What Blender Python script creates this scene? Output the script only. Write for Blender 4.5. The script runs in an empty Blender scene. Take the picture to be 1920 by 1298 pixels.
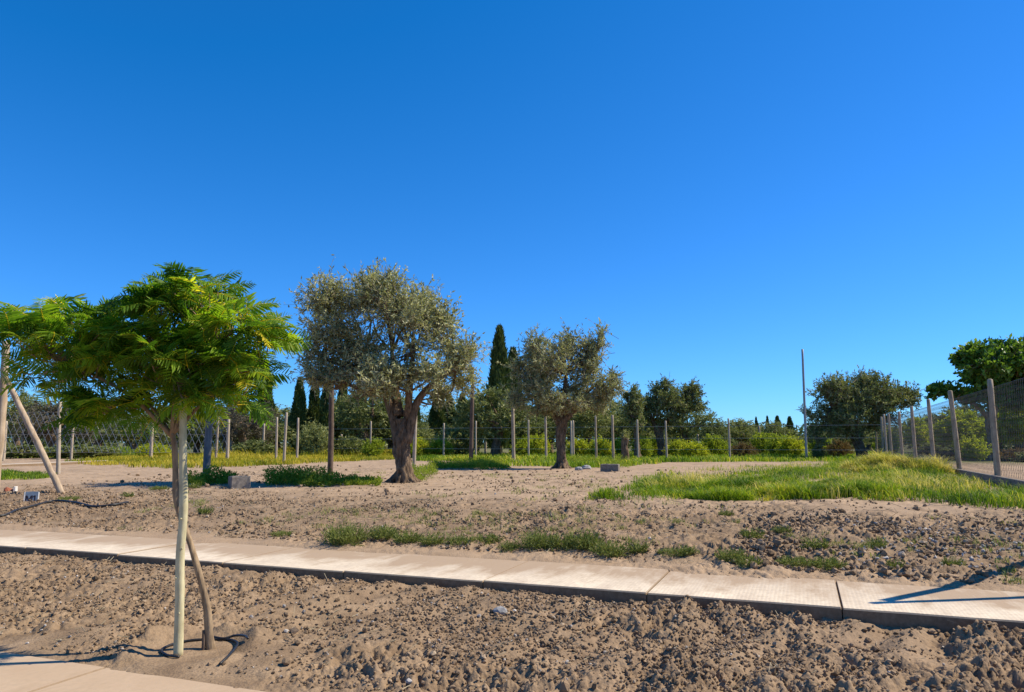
import bpy, math, numpy as np
from mathutils import Vector, Euler

C = bpy.context.scene.collection
R = math.radians
rng = np.random.default_rng(7)

# ------------------------------------------------------------------ camera model
F = 1386.67
PITCH = math.atan(181 / F)
CAM_H = 1.6
cp, sp = math.cos(PITCH), math.sin(PITCH)

def ray(px, py):
    a, b = (px - 960) / F, (649 - py) / F
    return np.array([a, cp - b * sp, sp + b * cp])

def onY(px, py, Y):
    r = ray(px, py)
    k = Y / r[1]
    return np.array([r[0] * k, Y, CAM_H + r[2] * k])

def ongnd(px, py, z):
    r = ray(px, py)
    k = (z - CAM_H) / r[2]
    return np.array([r[0] * k, r[1] * k, z])

NX, NY = .363, .932            # away from the path
UX, UY = -.932, .363           # along the path, to the left and away

def st(X, Y):
    return X * NX + Y * NY, X * UX + Y * UY

def xy(s, t):
    return s * NX + t * UX, s * NY + t * UY

# ------------------------------------------------------------------ noise
def _h(ix, iy, seed):
    n = (ix.astype(np.int64) * 374761393 + iy.astype(np.int64) * 668265263 + seed * 974634777) & 0xFFFFFFFF
    n = ((n ^ (n >> 13)) * 1274126177) & 0xFFFFFFFF
    n = n ^ (n >> 16)
    return (n & 0xFFFFFF) / float(0xFFFFFF)

def vn(x, y, seed=0):
    xi, yi = np.floor(x), np.floor(y)
    fx, fy = x - xi, y - yi
    fx = fx * fx * fx * (fx * (fx * 6 - 15) + 10)
    fy = fy * fy * fy * (fy * (fy * 6 - 15) + 10)
    a, b = _h(xi, yi, seed), _h(xi + 1, yi, seed)
    c, d = _h(xi, yi + 1, seed), _h(xi + 1, yi + 1, seed)
    return (a * (1 - fx) + b * fx) * (1 - fy) + (c * (1 - fx) + d * fx) * fy

def rot(x, y, a):
    c, s = math.cos(a), math.sin(a)
    return x * c - y * s, x * s + y * c

def billow(x, y, sc, seed):
    u, v = rot(x, y, seed * 1.3)
    return np.abs(2 * vn(u / sc, v / sc, seed) - 1)

def fbm(x, y, sc, seed, oct=3):
    out, amp, tot = 0, 1, 0
    for o in range(oct):
        u, v = rot(x, y, seed + o * 1.7)
        out = out + amp * (vn(u / sc, v / sc, seed + o) * 2 - 1)
        tot += amp
        amp *= .5
        sc *= .5
    return out / tot

# ------------------------------------------------------------------ terrain
PATH_Z = .25
TREE = np.array([-2.45, 5.93])

def height(X, Y, detail=True):
    X = np.asarray(X, float); Y = np.asarray(Y, float)
    s, t = st(X, Y)
    z = np.interp(s, [-60, 2.2, 2.7, 3.85, 4.10, 4.4, 5.6, 6.7, 6.95, 7.65, 8.25, 8.7, 9.6, 11.2, 13.4, 16, 60, 400],
                  [-.16, -.16, -.12, -.05, -.002, .025, .09, .184, .155, .15, .262, .295, .375, .49, .585, .6, .6, .6])
    A = np.interp(s, [3.85, 4.1, 4.6, 6.6, 6.9, 7.3, 7.8, 8.5, 9, 11.5, 13, 20, 60],
                  [.0, .25, 1.0, 1.05, .7, .2, .2, .55, .95, .85, .55, .4, .3])
    far = np.interp(s, [13, 18, 60, 90], [0, 1, 1, 0])
    z = z + far * .07 * fbm(X, Y, 7.0, 11, 2)
    # raked ridges across the planting strip
    fur = np.interp(s, [4.5, 5.0, 6.7, 6.9], [0, 1, 1, 0])
    z = z + fur * .022 * np.sin(2 * np.pi * (t + .35 * (s - 5.5)) / .47 + 2.2 * fbm(X, Y, 1.3, 61, 2)) * np.clip(.75 + fbm(X, Y, 1.6, 62, 2), .2, 1.4)
    # the right part of the planting strip is rougher
    rough = np.interp(t, [-3, 1.5, 4.0, 7], [1.25, 1.15, .8, .6])
    n = .05 * fbm(X, Y, .9, 3, 2) + .045 * (billow(X, Y, .42, 5) - .4)
    if detail:
        clump = np.clip(fbm(X, Y, .8, 21, 2) * 1.6 + .75, .15, 1.5)
        n = n + clump * (.042 * (billow(X, Y, .21, 6) - .35) + .036 * (billow(X, Y, .10, 7) - .35) + .030 * (billow(X, Y, .052, 8) - .35) + .016 * (billow(X, Y, .027, 9) - .35))
    else:
        n = n + .01
    z = z + A * rough * n
    # ragged film of soil over the back of the path
    film = np.interp(s, [7.0, 7.4, 8.1, 8.3], [0, 1, 1, 0])
    z = z + film * .05 * fbm(X, Y, 1.1, 31, 3)
    # basin of the young tree
    d = np.hypot((X - TREE[0]) * 1.0, Y - TREE[1])
    w = np.clip(1 - (d - .30) / .16, 0, 1)
    z = z * (1 - w) + (.02 + .006 * fbm(X, Y, .1, 41, 2)) * w
    z = z + .010 * np.exp(-((d - .45) / .09) ** 2)
    # grassy mound by the right fence
    mx, my = 11.6, 22.6
    z = z + .36 * np.exp(-(((X - mx) / 1.15) ** 2 + ((Y - my) / 1.2) ** 2))
    z = z + .10 * np.exp(-(((X - 9.6) / 3.2) ** 2 + ((Y - 20.5) / 2.5) ** 2))
    return z

def hz(x, y):
    return float(height(np.array([x]), np.array([y]), False)[0])

# ------------------------------------------------------------------ mesh helpers
class MB:
    """collects vertices and quads / triangles of one mesh"""
    def __init__(s):
        s.v, s.q, s.t, s.n, s.tint = [], [], [], 0, []
    def add(s, V, Q=None, T=None, tint=.5):
        V = np.asarray(V, float).reshape(-1, 3)
        if Q is not None and len(Q):
            s.q.append(np.asarray(Q, np.int64).reshape(-1, 4) + s.n)
        if T is not None and len(T):
            s.t.append(np.asarray(T, np.int64).reshape(-1, 3) + s.n)
        s.v.append(V)
        tt = np.asarray(tint, float)
        s.tint.append(np.broadcast_to(tt, (len(V),)).copy())
        s.n += len(V)
    def mesh(s, name, smooth=False):
        V = np.concatenate(s.v)
        q = np.concatenate(s.q) if s.q else np.zeros((0, 4), np.int64)
        t = np.concatenate(s.t) if s.t else np.zeros((0, 3), np.int64)
        me = bpy.data.meshes.new(name)
        me.vertices.add(len(V)); me.vertices.foreach_set('co', V.astype(np.float32).ravel())
        nl = len(q) * 4 + len(t) * 3
        me.loops.add(nl)
        me.loops.foreach_set('vertex_index', np.concatenate([q.ravel(), t.ravel()]).astype(np.int32))
        nf = len(q) + len(t)
        me.polygons.add(nf)
        starts = np.concatenate([np.arange(len(q)) * 4, len(q) * 4 + np.arange(len(t)) * 3]).astype(np.int32)
        tot = np.concatenate([np.full(len(q), 4), np.full(len(t), 3)]).astype(np.int32)
        me.polygons.foreach_set('loop_start', starts)
        me.polygons.foreach_set('loop_total', tot)
        me.polygons.foreach_set('use_smooth', np.full(nf, smooth))
        at = me.attributes.new('tint', 'FLOAT', 'POINT')
        at.data.foreach_set('value', np.concatenate(s.tint).astype(np.float32))
        me.update(calc_edges=True)
        me.validate()
        return me
    def build(s, name, mat, parent=None, smooth=False):
        me = s.mesh(name, smooth)
        return link(name, me, mat, parent)

def link(name, me, mat, parent=None):
    o = bpy.data.objects.new(name, me)
    if mat is not None and len(me.materials) == 0:
        me.materials.append(mat)
    C.objects.link(o)
    if parent is not None:
        o.parent = parent
    return o

def tag(o, label=None, cat=None, group=None, kind=None):
    if label: o['label'] = label
    if cat: o['category'] = cat
    if group: o['group'] = group
    if kind: o['kind'] = kind
    return o

def empty(name, loc, label, cat, group=None):
    o = bpy.data.objects.new(name, None)
    o.empty_display_size = .2
    C.objects.link(o)
    o.location = loc
    return tag(o, label, cat, group)

def copy_tree(o, parent=None):
    c = o.copy(); C.objects.link(c)
    if parent is not None: c.parent = parent
    for ch in list(o.children):
        copy_tree(ch, c)
    return c

def norm(v):
    v = np.asarray(v, float)
    return v / np.maximum(np.linalg.norm(v, axis=-1, keepdims=True), 1e-9)

def resample(P, n):
    """smooth curve (Catmull-Rom) through points"""
    P = np.asarray(P, float)
    if len(P) < 3:
        u = np.linspace(0, 1, n)[:, None]
        return P[0] * (1 - u) + P[-1] * u
    E_ = np.vstack([2 * P[0] - P[1], P, 2 * P[-1] - P[-2]])
    out = []
    for u in np.linspace(0, len(P) - 1 - 1e-6, n):
        i = int(u); f = u - i
        p0, p1, p2, p3 = E_[i], E_[i + 1], E_[i + 2], E_[i + 3]
        out.append(.5 * (2 * p1 + (p2 - p0) * f + (2 * p0 - 5 * p1 + 4 * p2 - p3) * f * f + (3 * p1 - p0 - 3 * p2 + p3) * f ** 3))
    return np.array(out)

def tube(mb, P, rad, n=8, prof=None, tint=.5, cap=True):
    P = np.asarray(P, float)
    m = len(P)
    rad = np.broadcast_to(np.asarray(rad, float), (m,))
    T = norm(np.gradient(P, axis=0))
    ref = np.array([0, 0, 1.]) if abs(T[0][2]) < .9 else np.array([0, 1., 0])
    a = norm(np.cross(T[0], ref))
    V = []
    th = np.linspace(0, 2 * math.pi, n, endpoint=False)
    for i in range(m):
        a = norm(a - T[i] * np.dot(a, T[i]))
        b = np.cross(T[i], a)
        rr = rad[i] * (prof(i, th) if prof else 1)
        V.append(P[i] + (np.cos(th) * rr)[:, None] * a + (np.sin(th) * rr)[:, None] * b)
    V = np.concatenate(V)
    i = np.arange(m - 1)[:, None] * n
    j = np.arange(n)[None]
    Q = np.stack([i + j, i + (j + 1) % n, i + n + (j + 1) % n, i + n + j], -1).reshape(-1, 4)
    Tt = []
    if cap:
        V = np.vstack([V, P[0], P[-1]])
        c0, c1 = m * n, m * n + 1
        for k in range(n):
            Tt.append([c0, (k + 1) % n, k])
            Tt.append([c1, (m - 1) * n + k, (m - 1) * n + (k + 1) % n])
    mb.add(V, Q, Tt, tint)

def segs(mb, P0, P1, r):
    """thin three-sided prisms between point pairs"""
    P0, P1 = np.asarray(P0, float), np.asarray(P1, float)
    d = norm(P1 - P0)
    ref = np.where(np.abs(d[:, 2:3]) < .8, np.array([[0, 0, 1.]]), np.array([[0, 1., 0]]))
    a = norm(np.cross(d, ref)); b = np.cross(d, a)
    r = np.broadcast_to(np.asarray(r, float), (len(P0),))[:, None]
    V = []
    for P in (P0, P1):
        for k in range(3):
            an = 2 * math.pi * k / 3
            V.append(P + r * (math.cos(an) * a + math.sin(an) * b))
    V = np.stack(V, 1).reshape(-1, 3)
    base = np.arange(len(P0))[:, None, None] * 6
    Q = np.array([[k, (k + 1) % 3, 3 + (k + 1) % 3, 3 + k] for k in range(3)])[None] + base
    mb.add(V, Q)

def box(mb, c, sx, sy, sz, rz=0, bev=.0, tint=.5):
    x, y, z = sx / 2, sy / 2, sz / 2
    b = min(bev, x * .45, y * .45, z * .45)
    if b <= 0:
        V = np.array([[i * x, j * y, k * z] for k in (-1, 1) for j in (-1, 1) for i in (-1, 1)], float)
        Q = [[0, 2, 3, 1], [4, 5, 7, 6], [0, 1, 5, 4], [2, 6, 7, 3], [0, 4, 6, 2], [1, 3, 7, 5]]
        T = None
    else:
        V, Q, T = [], [], []
        idx = {}
        for i in (-1, 1):
            for j in (-1, 1):
                for k in (-1, 1):
                    for ax in range(3):
                        p = [i * (x - b), j * (y - b), k * (z - b)]
                        p[ax] = (i * x, j * y, k * z)[ax]
                        idx[(i, j, k, ax)] = len(V); V.append(p)
                    T.append([idx[(i, j, k, a)] for a in range(3)])
        o = [(-1, -1), (1, -1), (1, 1), (-1, 1)]
        def key(ax, sgn, u, w):
            l = [0, 0, 0]; l[ax] = sgn; l[(ax + 1) % 3] = u; l[(ax + 2) % 3] = w
            return tuple(l)
        for ax in range(3):
            for sg in (-1, 1):
                Q.append([idx[key(ax, sg, u, w) + (ax,)] for u, w in o])
            a2, a3 = (ax + 1) % 3, (ax + 2) % 3
            for s2 in (-1, 1):
                for s3 in (-1, 1):
                    def kk(sx_): 
                        l = [0, 0, 0]; l[ax] = sx_; l[a2] = s2; l[a3] = s3; return tuple(l)
                    Q.append([idx[kk(-1) + (a2,)], idx[kk(1) + (a2,)], idx[kk(1) + (a3,)], idx[kk(-1) + (a3,)]])
        V = np.array(V, float)
    cr, sr = math.cos(rz), math.sin(rz)
    W = V.copy()
    W[:, 0] = V[:, 0] * cr - V[:, 1] * sr
    W[:, 1] = V[:, 0] * sr + V[:, 1] * cr
    mb.add(W + np.asarray(c), Q, T, tint)

def leaves(mb, P, D, L, W, tint, rg, fold=.25):
    """diamond leaves: base P, direction D"""
    n = len(P)
    D = norm(D)
    a = norm(np.cross(D, rg.normal(size=(n, 3))))
    b = np.cross(D, a)
    L = np.broadcast_to(L, (n,))[:, None]; W = np.broadcast_to(W, (n,))[:, None]
    V = np.stack([P, P + .45 * L * D + .5 * W * a + fold * W * b, P + L * D, P + .45 * L * D - .5 * W * a + fold * W * b], 1).reshape(-1, 3)
    Q = np.arange(4 * n).reshape(-1, 4)
    mb.add(V, Q, None, np.repeat(tint, 4))

def blades(mb, P, H, W, lean, tint, rg):
    """bent grass blades of two quads"""
    n = len(P)
    az = rg.uniform(0, 2 * math.pi, n)
    d = np.stack([np.cos(az), np.sin(az), 0 * az], 1)
    sd = np.stack([-np.sin(az + rg.normal(0, .5, n)), np.cos(az), 0 * az], 1)
    H = np.broadcast_to(H, (n,))[:, None]; W = np.broadcast_to(W, (n,))[:, None]; lean = np.broadcast_to(lean, (n,))[:, None]
    up = np.array([[0, 0, 1.]])
    m = P + up * H * .6 + d * H * lean * .35
    t = P + up * H * (1 - .25 * lean) + d * H * lean
    V = np.stack([P - sd * W * .5, P + sd * W * .5, m - sd * W * .4, m + sd * W * .4, t - sd * W * .06, t + sd * W * .06], 1).reshape(-1, 3)
    k = np.arange(n)[:, None, None] * 6
    Q = np.array([[0, 1, 3, 2], [2, 3, 5, 4]])[None] + k
    mb.add(V, Q, None, np.repeat(tint, 6))

# ------------------------------------------------------------------ materials
def new_mat(name):
    m = bpy.data.materials.new(name); m.use_nodes = True
    nt = m.node_tree; nt.nodes.clear()
    out = nt.nodes.new('ShaderNodeOutputMaterial')
    return m, nt, out

def nd(nt, typ, **kw):
    n = nt.nodes.new(typ)
    for k, v in kw.items():
        if k.startswith('i_'):
            n.inputs[k[2:].replace('_', ' ')].default_value = v
        else:
            setattr(n, k, v)
    return n

def ramp(nt, fac, stops):
    r = nt.nodes.new('ShaderNodeValToRGB')
    cr = r.color_ramp
    while len(cr.elements) < len(stops): cr.elements.new(.5)
    for e, (p, c) in zip(cr.elements, stops):
        e.position = p; e.color = (*c, 1)
    nt.links.new(fac, r.inputs['Fac'])
    return r.outputs['Color']

def noise(nt, vec, scale, detail=4, rough=.6):
    n = nd(nt, 'ShaderNodeTexNoise')
    n.inputs['Scale'].default_value = scale; n.inputs['Detail'].default_value = detail; n.inputs['Roughness'].default_value = rough
    if vec is not None: nt.links.new(vec, n.inputs['Vector'])
    return n.outputs['Fac']

def mix(nt, fac, a, b, typ='MIX'):
    m = nd(nt, 'ShaderNodeMix', data_type='RGBA', blend_type=typ)
    if hasattr(fac, 'is_output'): nt.links.new(fac, m.inputs['Factor'])
    else: m.inputs['Factor'].default_value = fac
    for v, s in ((a, m.inputs[6]), (b, m.inputs[7])):
        if hasattr(v, 'is_output'): nt.links.new(v, s)
        else: s.default_value = (*v, 1)
    return m.outputs[2]

def maprange(nt, v, a, b, c=0, d=1):
    m = nd(nt, 'ShaderNodeMapRange')
    nt.links.new(v, m.inputs['Value'])
    for k, x in zip(('From Min', 'From Max', 'To Min', 'To Max'), (a, b, c, d)): m.inputs[k].default_value = x
    return m.outputs['Result']

def math_n(nt, op, a, b=None):
    m = nd(nt, 'ShaderNodeMath', operation=op)
    for i, v in enumerate((a, b)):
        if v is None: continue
        if hasattr(v, 'is_output'): nt.links.new(v, m.inputs[i])
        else: m.inputs[i].default_value = v
    return m.outputs[0]

def bump(nt, h, strength=.5, dist=.01, normal=None):
    b = nd(nt, 'ShaderNodeBump'); b.inputs['Strength'].default_value = strength; b.inputs['Distance'].default_value = dist
    nt.links.new(h, b.inputs['Height'])
    if normal is not None: nt.links.new(normal, b.inputs['Normal'])
    return b.outputs['Normal']

def principled(nt, out, col, rough=.8, spec=.3, nrm=None, metal=0):
    p = nd(nt, 'ShaderNodeBsdfPrincipled')
    if hasattr(col, 'is_output'): nt.links.new(col, p.inputs['Base Color'])
    else: p.inputs['Base Color'].default_value = (*col, 1)
    p.inputs['Roughness'].default_value = rough
    p.inputs['Specular IOR Level'].default_value = spec
    p.inputs['Metallic'].default_value = metal
    if nrm is not None: nt.links.new(nrm, p.inputs['Normal'])
    nt.links.new(p.outputs[0], out.inputs['Surface'])
    return p

def leaf_mat(name, stops, transl=.35, rough=.55, spec=.35, tcol=1.3):
    m, nt, out = new_mat(name)
    a = nd(nt, 'ShaderNodeAttribute', attribute_name='tint')
    col = ramp(nt, a.outputs['Fac'], stops)
    p = principled(nt, out, col, rough, spec)
    tr = nd(nt, 'ShaderNodeBsdfTranslucent')
    tc = mix(nt, 1.0, col, (tcol, tcol * 1.05, tcol * .55), 'MULTIPLY')
    nt.links.new(tc, tr.inputs['Color'])
    ms = nd(nt, 'ShaderNodeMixShader'); ms.inputs[0].default_value = transl
    nt.links.new(p.outputs[0], ms.inputs[1]); nt.links.new(tr.outputs[0], ms.inputs[2])
    nt.links.new(ms.outputs[0], out.inputs['Surface'])
    return m

def wood_mat(name, dark, light, rings=14, bumpd=.006, rough=.85, stretch=.12):
    m, nt, out = new_mat(name)
    tc = nd(nt, 'ShaderNodeTexCoord')
    mp = nd(nt, 'ShaderNodeMapping'); mp.inputs['Scale'].default_value = (1, 1, stretch)
    nt.links.new(tc.outputs['Object'], mp.inputs['Vector'])
    n1 = noise(nt, mp.outputs[0], rings * 3, 5, .65)
    n2 = noise(nt, tc.outputs['Object'], 5, 3, .6)
    f = math_n(nt, 'ADD', math_n(nt, 'MULTIPLY', n1, .65), math_n(nt, 'MULTIPLY', n2, .35))
    col = ramp(nt, f, [(.33, dark), (.62, light)])
    principled(nt, out, col, rough, .2, bump(nt, n1, .8, bumpd))
    return m

M = {}
def soil_nodes(nt):
    g = nd(nt, 'ShaderNodeNewGeometry')
    pos = g.outputs['Position']
    return pos

def make_ground_mat():
    m, nt, out = new_mat('dry_soil')
    pos = soil_nodes(nt)
    dot = nd(nt, 'ShaderNodeVectorMath', operation='DOT_PRODUCT'); dot.inputs[1].default_value = (NX, NY, 0)
    nt.links.new(pos, dot.inputs[0])
    s = dot.outputs['Value']
    n_big = noise(nt, pos, .55, 4, .6)
    n_mid = noise(nt, pos, 3.2, 5, .65)
    n_fine = noise(nt, pos, 38, 5, .7)
    base = ramp(nt, n_mid, [(.30, (.158, .104, .062)), (.50, (.265, .182, .110)), (.72, (.36, .255, .162))])
    base = mix(nt, maprange(nt, n_big, .45, .62, 0, .6), base, (.31, .215, .135))
    base = mix(nt, maprange(nt, n_fine, .45, .7, 0, .55), base, (.115, .082, .058))
    # paler, pinker dust on the open field
    fld = maprange(nt, s, 11.0, 14.0)
    dust = ramp(nt, n_mid, [(.3, (.315, .22, .142)), (.7, (.435, .315, .208))])
    dust = mix(nt, maprange(nt, noise(nt, pos, 1.3, 6, .7), .50, .64, 0, .75), dust, (.225, .158, .10))
    base = mix(nt, fld, base, dust)
    # fine dust blown over the path
    pd = math_n(nt, 'MULTIPLY', maprange(nt, s, 7.2, 7.4), maprange(nt, s, 8.9, 8.5))
    base = mix(nt, math_n(nt, 'MULTIPLY', pd, .8), base, ramp(nt, n_mid, [(.3, (.32, .222, .14)), (.7, (.40, .285, .185))]))
    # far orchard floor: grown over with low green
    far = maprange(nt, s, 38, 46)
    og = ramp(nt, noise(nt, pos, .35, 5, .7), [(.35, (.07, .085, .025)), (.5, (.12, .13, .045)), (.65, (.26, .2, .12))])
    base = mix(nt, far, base, og)
    b1 = bump(nt, n_fine, .55, .012)
    n_peb = nd(nt, 'ShaderNodeTexVoronoi'); n_peb.inputs['Scale'].default_value = 55
    nt.links.new(pos, n_peb.inputs['Vector'])
    b2 = bump(nt, n_peb.outputs['Distance'], .35, .01, b1)
    principled(nt, out, base, .95, .1, b2)
    return m

def make_clod_mat():
    m, nt, out = new_mat('soil_clod')
    pos = soil_nodes(nt)
    a = nd(nt, 'ShaderNodeAttribute', attribute_name='tint')
    col = ramp(nt, a.outputs['Fac'], [(0, (.085, .056, .033)), (.45, (.215, .146, .088)), (.8, (.315, .218, .136)), (1, (.41, .315, .215))])
    nf = noise(nt, pos, 60, 4, .7)
    col = mix(nt, maprange(nt, nf, .35, .7, 0, .5), col, (.27, .19, .12))
    principled(nt, out, col, .95, .1, bump(nt, nf, .6, .008))
    return m

def make_gravel_mat():
    m, nt, out = new_mat('pale_gravel')
    pos = soil_nodes(nt)
    a = nd(nt, 'ShaderNodeAttribute', attribute_name='tint')
    col = ramp(nt, a.outputs['Fac'], [(0, (.22, .2, .185)), (.5, (.36, .33, .3)), (.85, (.5, .46, .41)), (1, (.7, .65, .58))])
    nf = noise(nt, pos, 80, 3, .6)
    col = mix(nt, maprange(nt, nf, .4, .7, 0, .4), col, (.3, .23, .17))
    principled(nt, out, col, .8, .25, bump(nt, nf, .3, .004))
    return m

def make_concrete_mat(name, ridged=True, a=(.56, .46, .345), b=(.75, .635, .475), dustcol=(.36, .255, .165), edge=(6.9, 7.8)):
    m, nt, out = new_mat(name)
    pos = soil_nodes(nt)
    dot = nd(nt, 'ShaderNodeVectorMath', operation='DOT_PRODUCT'); dot.inputs[1].default_value = (NX, NY, 0)
    nt.links.new(pos, dot.inputs[0]); s = dot.outputs['Value']
    dot2 = nd(nt, 'ShaderNodeVectorMath', operation='DOT_PRODUCT'); dot2.inputs[1].default_value = (UX, UY, 0)
    nt.links.new(pos, dot2.inputs[0]); t = dot2.outputs['Value']
    cmb = nd(nt, 'ShaderNodeCombineXYZ')
    nt.links.new(math_n(nt, 'MULTIPLY', s, .5), cmb.inputs[0]); nt.links.new(math_n(nt, 'MULTIPLY', t, 1.6), cmb.inputs[1])
    n1 = noise(nt, cmb.outputs[0], 2.0, 6, .7)
    n2 = noise(nt, pos, 22, 5, .7)
    n3 = noise(nt, pos, 1.2, 3, .6)
    col = ramp(nt, n1, [(.36, a), (.62, b)])
    col = mix(nt, maprange(nt, n2, .45, .72, 0, .5), col, (.36, .275, .19))
    # dust carried in from the field side
    ds = math_n(nt, 'ADD', maprange(nt, s, edge[0], edge[1], 0, 1), math_n(nt, 'MULTIPLY', math_n(nt, 'SUBTRACT', n1, .5), 2.6))
    ds = math_n(nt, 'ADD', ds, math_n(nt, 'MULTIPLY', math_n(nt, 'SUBTRACT', n3, .5), 1.6))
    col = mix(nt, maprange(nt, ds, .35, .95, 0, .9), col, dustcol)
    nrm = bump(nt, n2, .3, .004)
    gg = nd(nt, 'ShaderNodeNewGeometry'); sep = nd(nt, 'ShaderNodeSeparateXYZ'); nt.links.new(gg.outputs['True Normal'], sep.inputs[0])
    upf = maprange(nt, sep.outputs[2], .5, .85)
    side = ramp(nt, n2, [(.35, (.17, .115, .068)), (.65, (.25, .175, .11))])   # shade of the slab's upright faces, painted in as darker brown
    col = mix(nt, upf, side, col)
    if ridged:
        w = math_n(nt, 'SINE', math_n(nt, 'MULTIPLY', t, 2 * math.pi / .034))
        msk = math_n(nt, 'MULTIPLY', w, maprange(nt, ds, .9, .3))
        nrm = bump(nt, math_n(nt, 'MULTIPLY', msk, upf), .13, .003, nrm)
        groove = math_n(nt, 'MULTIPLY', maprange(nt, w, -.95, -.2, .09, 0), upf)
        col = mix(nt, groove, col, (.30, .22, .155))
    principled(nt, out, col, .9, .15, nrm)
    return m

M['soil'] = make_ground_mat()
M['clod'] = make_clod_mat()
M['gravel'] = make_gravel_mat()
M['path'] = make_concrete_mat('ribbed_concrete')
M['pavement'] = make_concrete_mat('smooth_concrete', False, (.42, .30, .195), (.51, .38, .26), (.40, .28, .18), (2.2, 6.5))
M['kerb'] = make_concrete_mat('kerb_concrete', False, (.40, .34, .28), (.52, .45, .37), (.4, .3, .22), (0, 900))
M['pale_pole'] = wood_mat('pale_peeled_pole', (.33, .28, .15), (.62, .55, .33), 7, .004, .75, .22)
M['brown_bark'] = wood_mat('brown_bark', (.11, .07, .04), (.40, .285, .17), 10, .008)
M['twig'] = wood_mat('olive_twig', (.13, .10, .06), (.36, .30, .20), 8, .003)
M['olive_bark'] = wood_mat('olive_bark', (.026, .016, .009), (.25, .17, .105), 5.5, .09, .92, .22)
M['post_wood'] = wood_mat('weathered_post_wood', (.26, .205, .145), (.46, .385, .29), 7, .004)
M['log_wood'] = wood_mat('peeled_log_wood', (.27, .19, .12), (.50, .385, .265), 6, .006)
M['fence_wood'] = wood_mat('grey_fence_wood', (.19, .145, .10), (.44, .355, .25), 7, .005)
M['grey_wood'] = wood_mat('dark_grey_wood', (.085, .085, .09), (.19, .185, .18), 7, .004)
M['dark_wood'] = wood_mat('dark_brown_wood', (.045, .032, .024), (.15, .105, .075), 7, .004)

def plain(name, col, rough=.5, spec=.4, metal=0, var=.25, scale=20):
    m, nt, out = new_mat(name)
    tc = nd(nt, 'ShaderNodeTexCoord')
    n = noise(nt, tc.outputs['Object'], scale, 4, .6)
    c = mix(nt, maprange(nt, n, .35, .7, 0, 1), col, tuple(x * (1 - var) for x in col))
    principled(nt, out, c, rough, spec, bump(nt, n, .2, .003), metal)
    return m
M['hose'] = plain('black_hose_rubber', (.022, .021, .02), .45, .4)
M['wire'] = plain('galvanised_wire', (.36, .35, .33), .45, .5, .6)
M['rusty_wire'] = plain('dull_wire', (.17, .15, .13), .6, .4, .4)
M['plate'] = plain('blue_grey_plate', (.20, .25, .31), .5, .4, 0, .35, 9)
M['ink'] = plain('dark_brown_paint', (.03, .018, .022), .5, .3)
M['white_wood'] = plain('white_edge', (.7, .66, .6), .7, .3)
M['brick'] = plain('red_brick', (.42, .15, .085), .9, .15, 0, .4, 25)
M['block'] = plain('grey_concrete_block', (.25, .215, .18), .95, .1, 0, .45, 14)
M['steel_pole'] = plain('grey_steel_pole', (.30, .30, .29), .5, .5, .3)
M['rock'] = plain('grey_rock', (.36, .35, .34), .8, .25, 0, .45, 14)

M['feather'] = leaf_mat('feathery_leaf', [(0, (.036, .095, .010)), (.4, (.115, .215, .014)), (.75, (.235, .35, .020)), (.95, (.36, .43, .03)), (1, (.62, .50, .04))], .55, .5, .3, 1.6)
M['olive_leaf'] = leaf_mat('olive_leaf', [(0, (.10, .115, .055)), (.4, (.265, .275, .12)), (.75, (.47, .465, .235)), (1, (.65, .62, .38))], .28, .6, .3, 1.1)
M['olive_dark'] = leaf_mat('dark_olive_leaf', [(0, (.06, .08, .022)), (.5, (.155, .185, .058)), (.85, (.31, .325, .125)), (1, (.44, .43, .2))], .27, .6, .25, 1.1)
M['olive_pale'] = leaf_mat('pale_olive_leaf', [(0, (.10, .125, .034)), (.5, (.235, .255, .088)), (1, (.40, .40, .17))], .25, .6, .25, 1.1)
M['olive_brown'] = leaf_mat('brown_olive_leaf', [(0, (.07, .062, .042)), (.5, (.14, .12, .085)), (1, (.25, .215, .16))], .2, .7, .2, 1.0)
M['cypress'] = leaf_mat('cypress_leaf', [(0, (.036, .060, .014)), (.5, (.085, .115, .026)), (1, (.19, .215, .05))], .12, .65, .2, 1.1)
M['fig'] = leaf_mat('broad_leaf', [(0, (.035, .085, .012)), (.5, (.10, .19, .022)), (1, (.23, .33, .045))], .35, .45, .4, 1.3)
M['yellow'] = leaf_mat('yellow_green_leaf', [(0, (.17, .21, .016)), (.5, (.36, .40, .035)), (.85, (.53, .50, .05)), (1, (.65, .50, .07))], .5, .6, .2, 1.3)
M['shrub'] = leaf_mat('bright_shrub_leaf', [(0, (.10, .15, .014)), (.5, (.23, .29, .028)), (1, (.40, .42, .055))], .42, .6, .2, 1.3)
M['autumn'] = leaf_mat('reddish_shrub_leaf', [(0, (.10, .06, .03)), (.5, (.19, .12, .05)), (1, (.30, .22, .09))], .3, .6, .2, 1.1)
M['grass'] = leaf_mat('green_grass', [(0, (.050, .105, .008)), (.45, (.155, .25, .012)), (.75, (.31, .37, .02)), (1, (.58, .48, .08))], .38, .6, .25, 1.35)
M['grass_yellow'] = leaf_mat('yellow_grass', [(0, (.105, .145, .010)), (.4, (.24, .255, .018)), (.75, (.44, .36, .026)), (1, (.58, .45, .07))], .38, .6, .2, 1.25)
M['straw'] = leaf_mat('straw_grass', [(0, (.22, .25, .03)), (.5, (.50, .44, .09)), (1, (.75, .62, .25))], .38, .6, .2, 1.1)
M['weed'] = leaf_mat('weed_leaf', [(0, (.080, .110, .030)), (.5, (.19, .225, .055)), (.85, (.31, .32, .09)), (1, (.48, .41, .18))], .3, .6, .2, 1.1)

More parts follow.
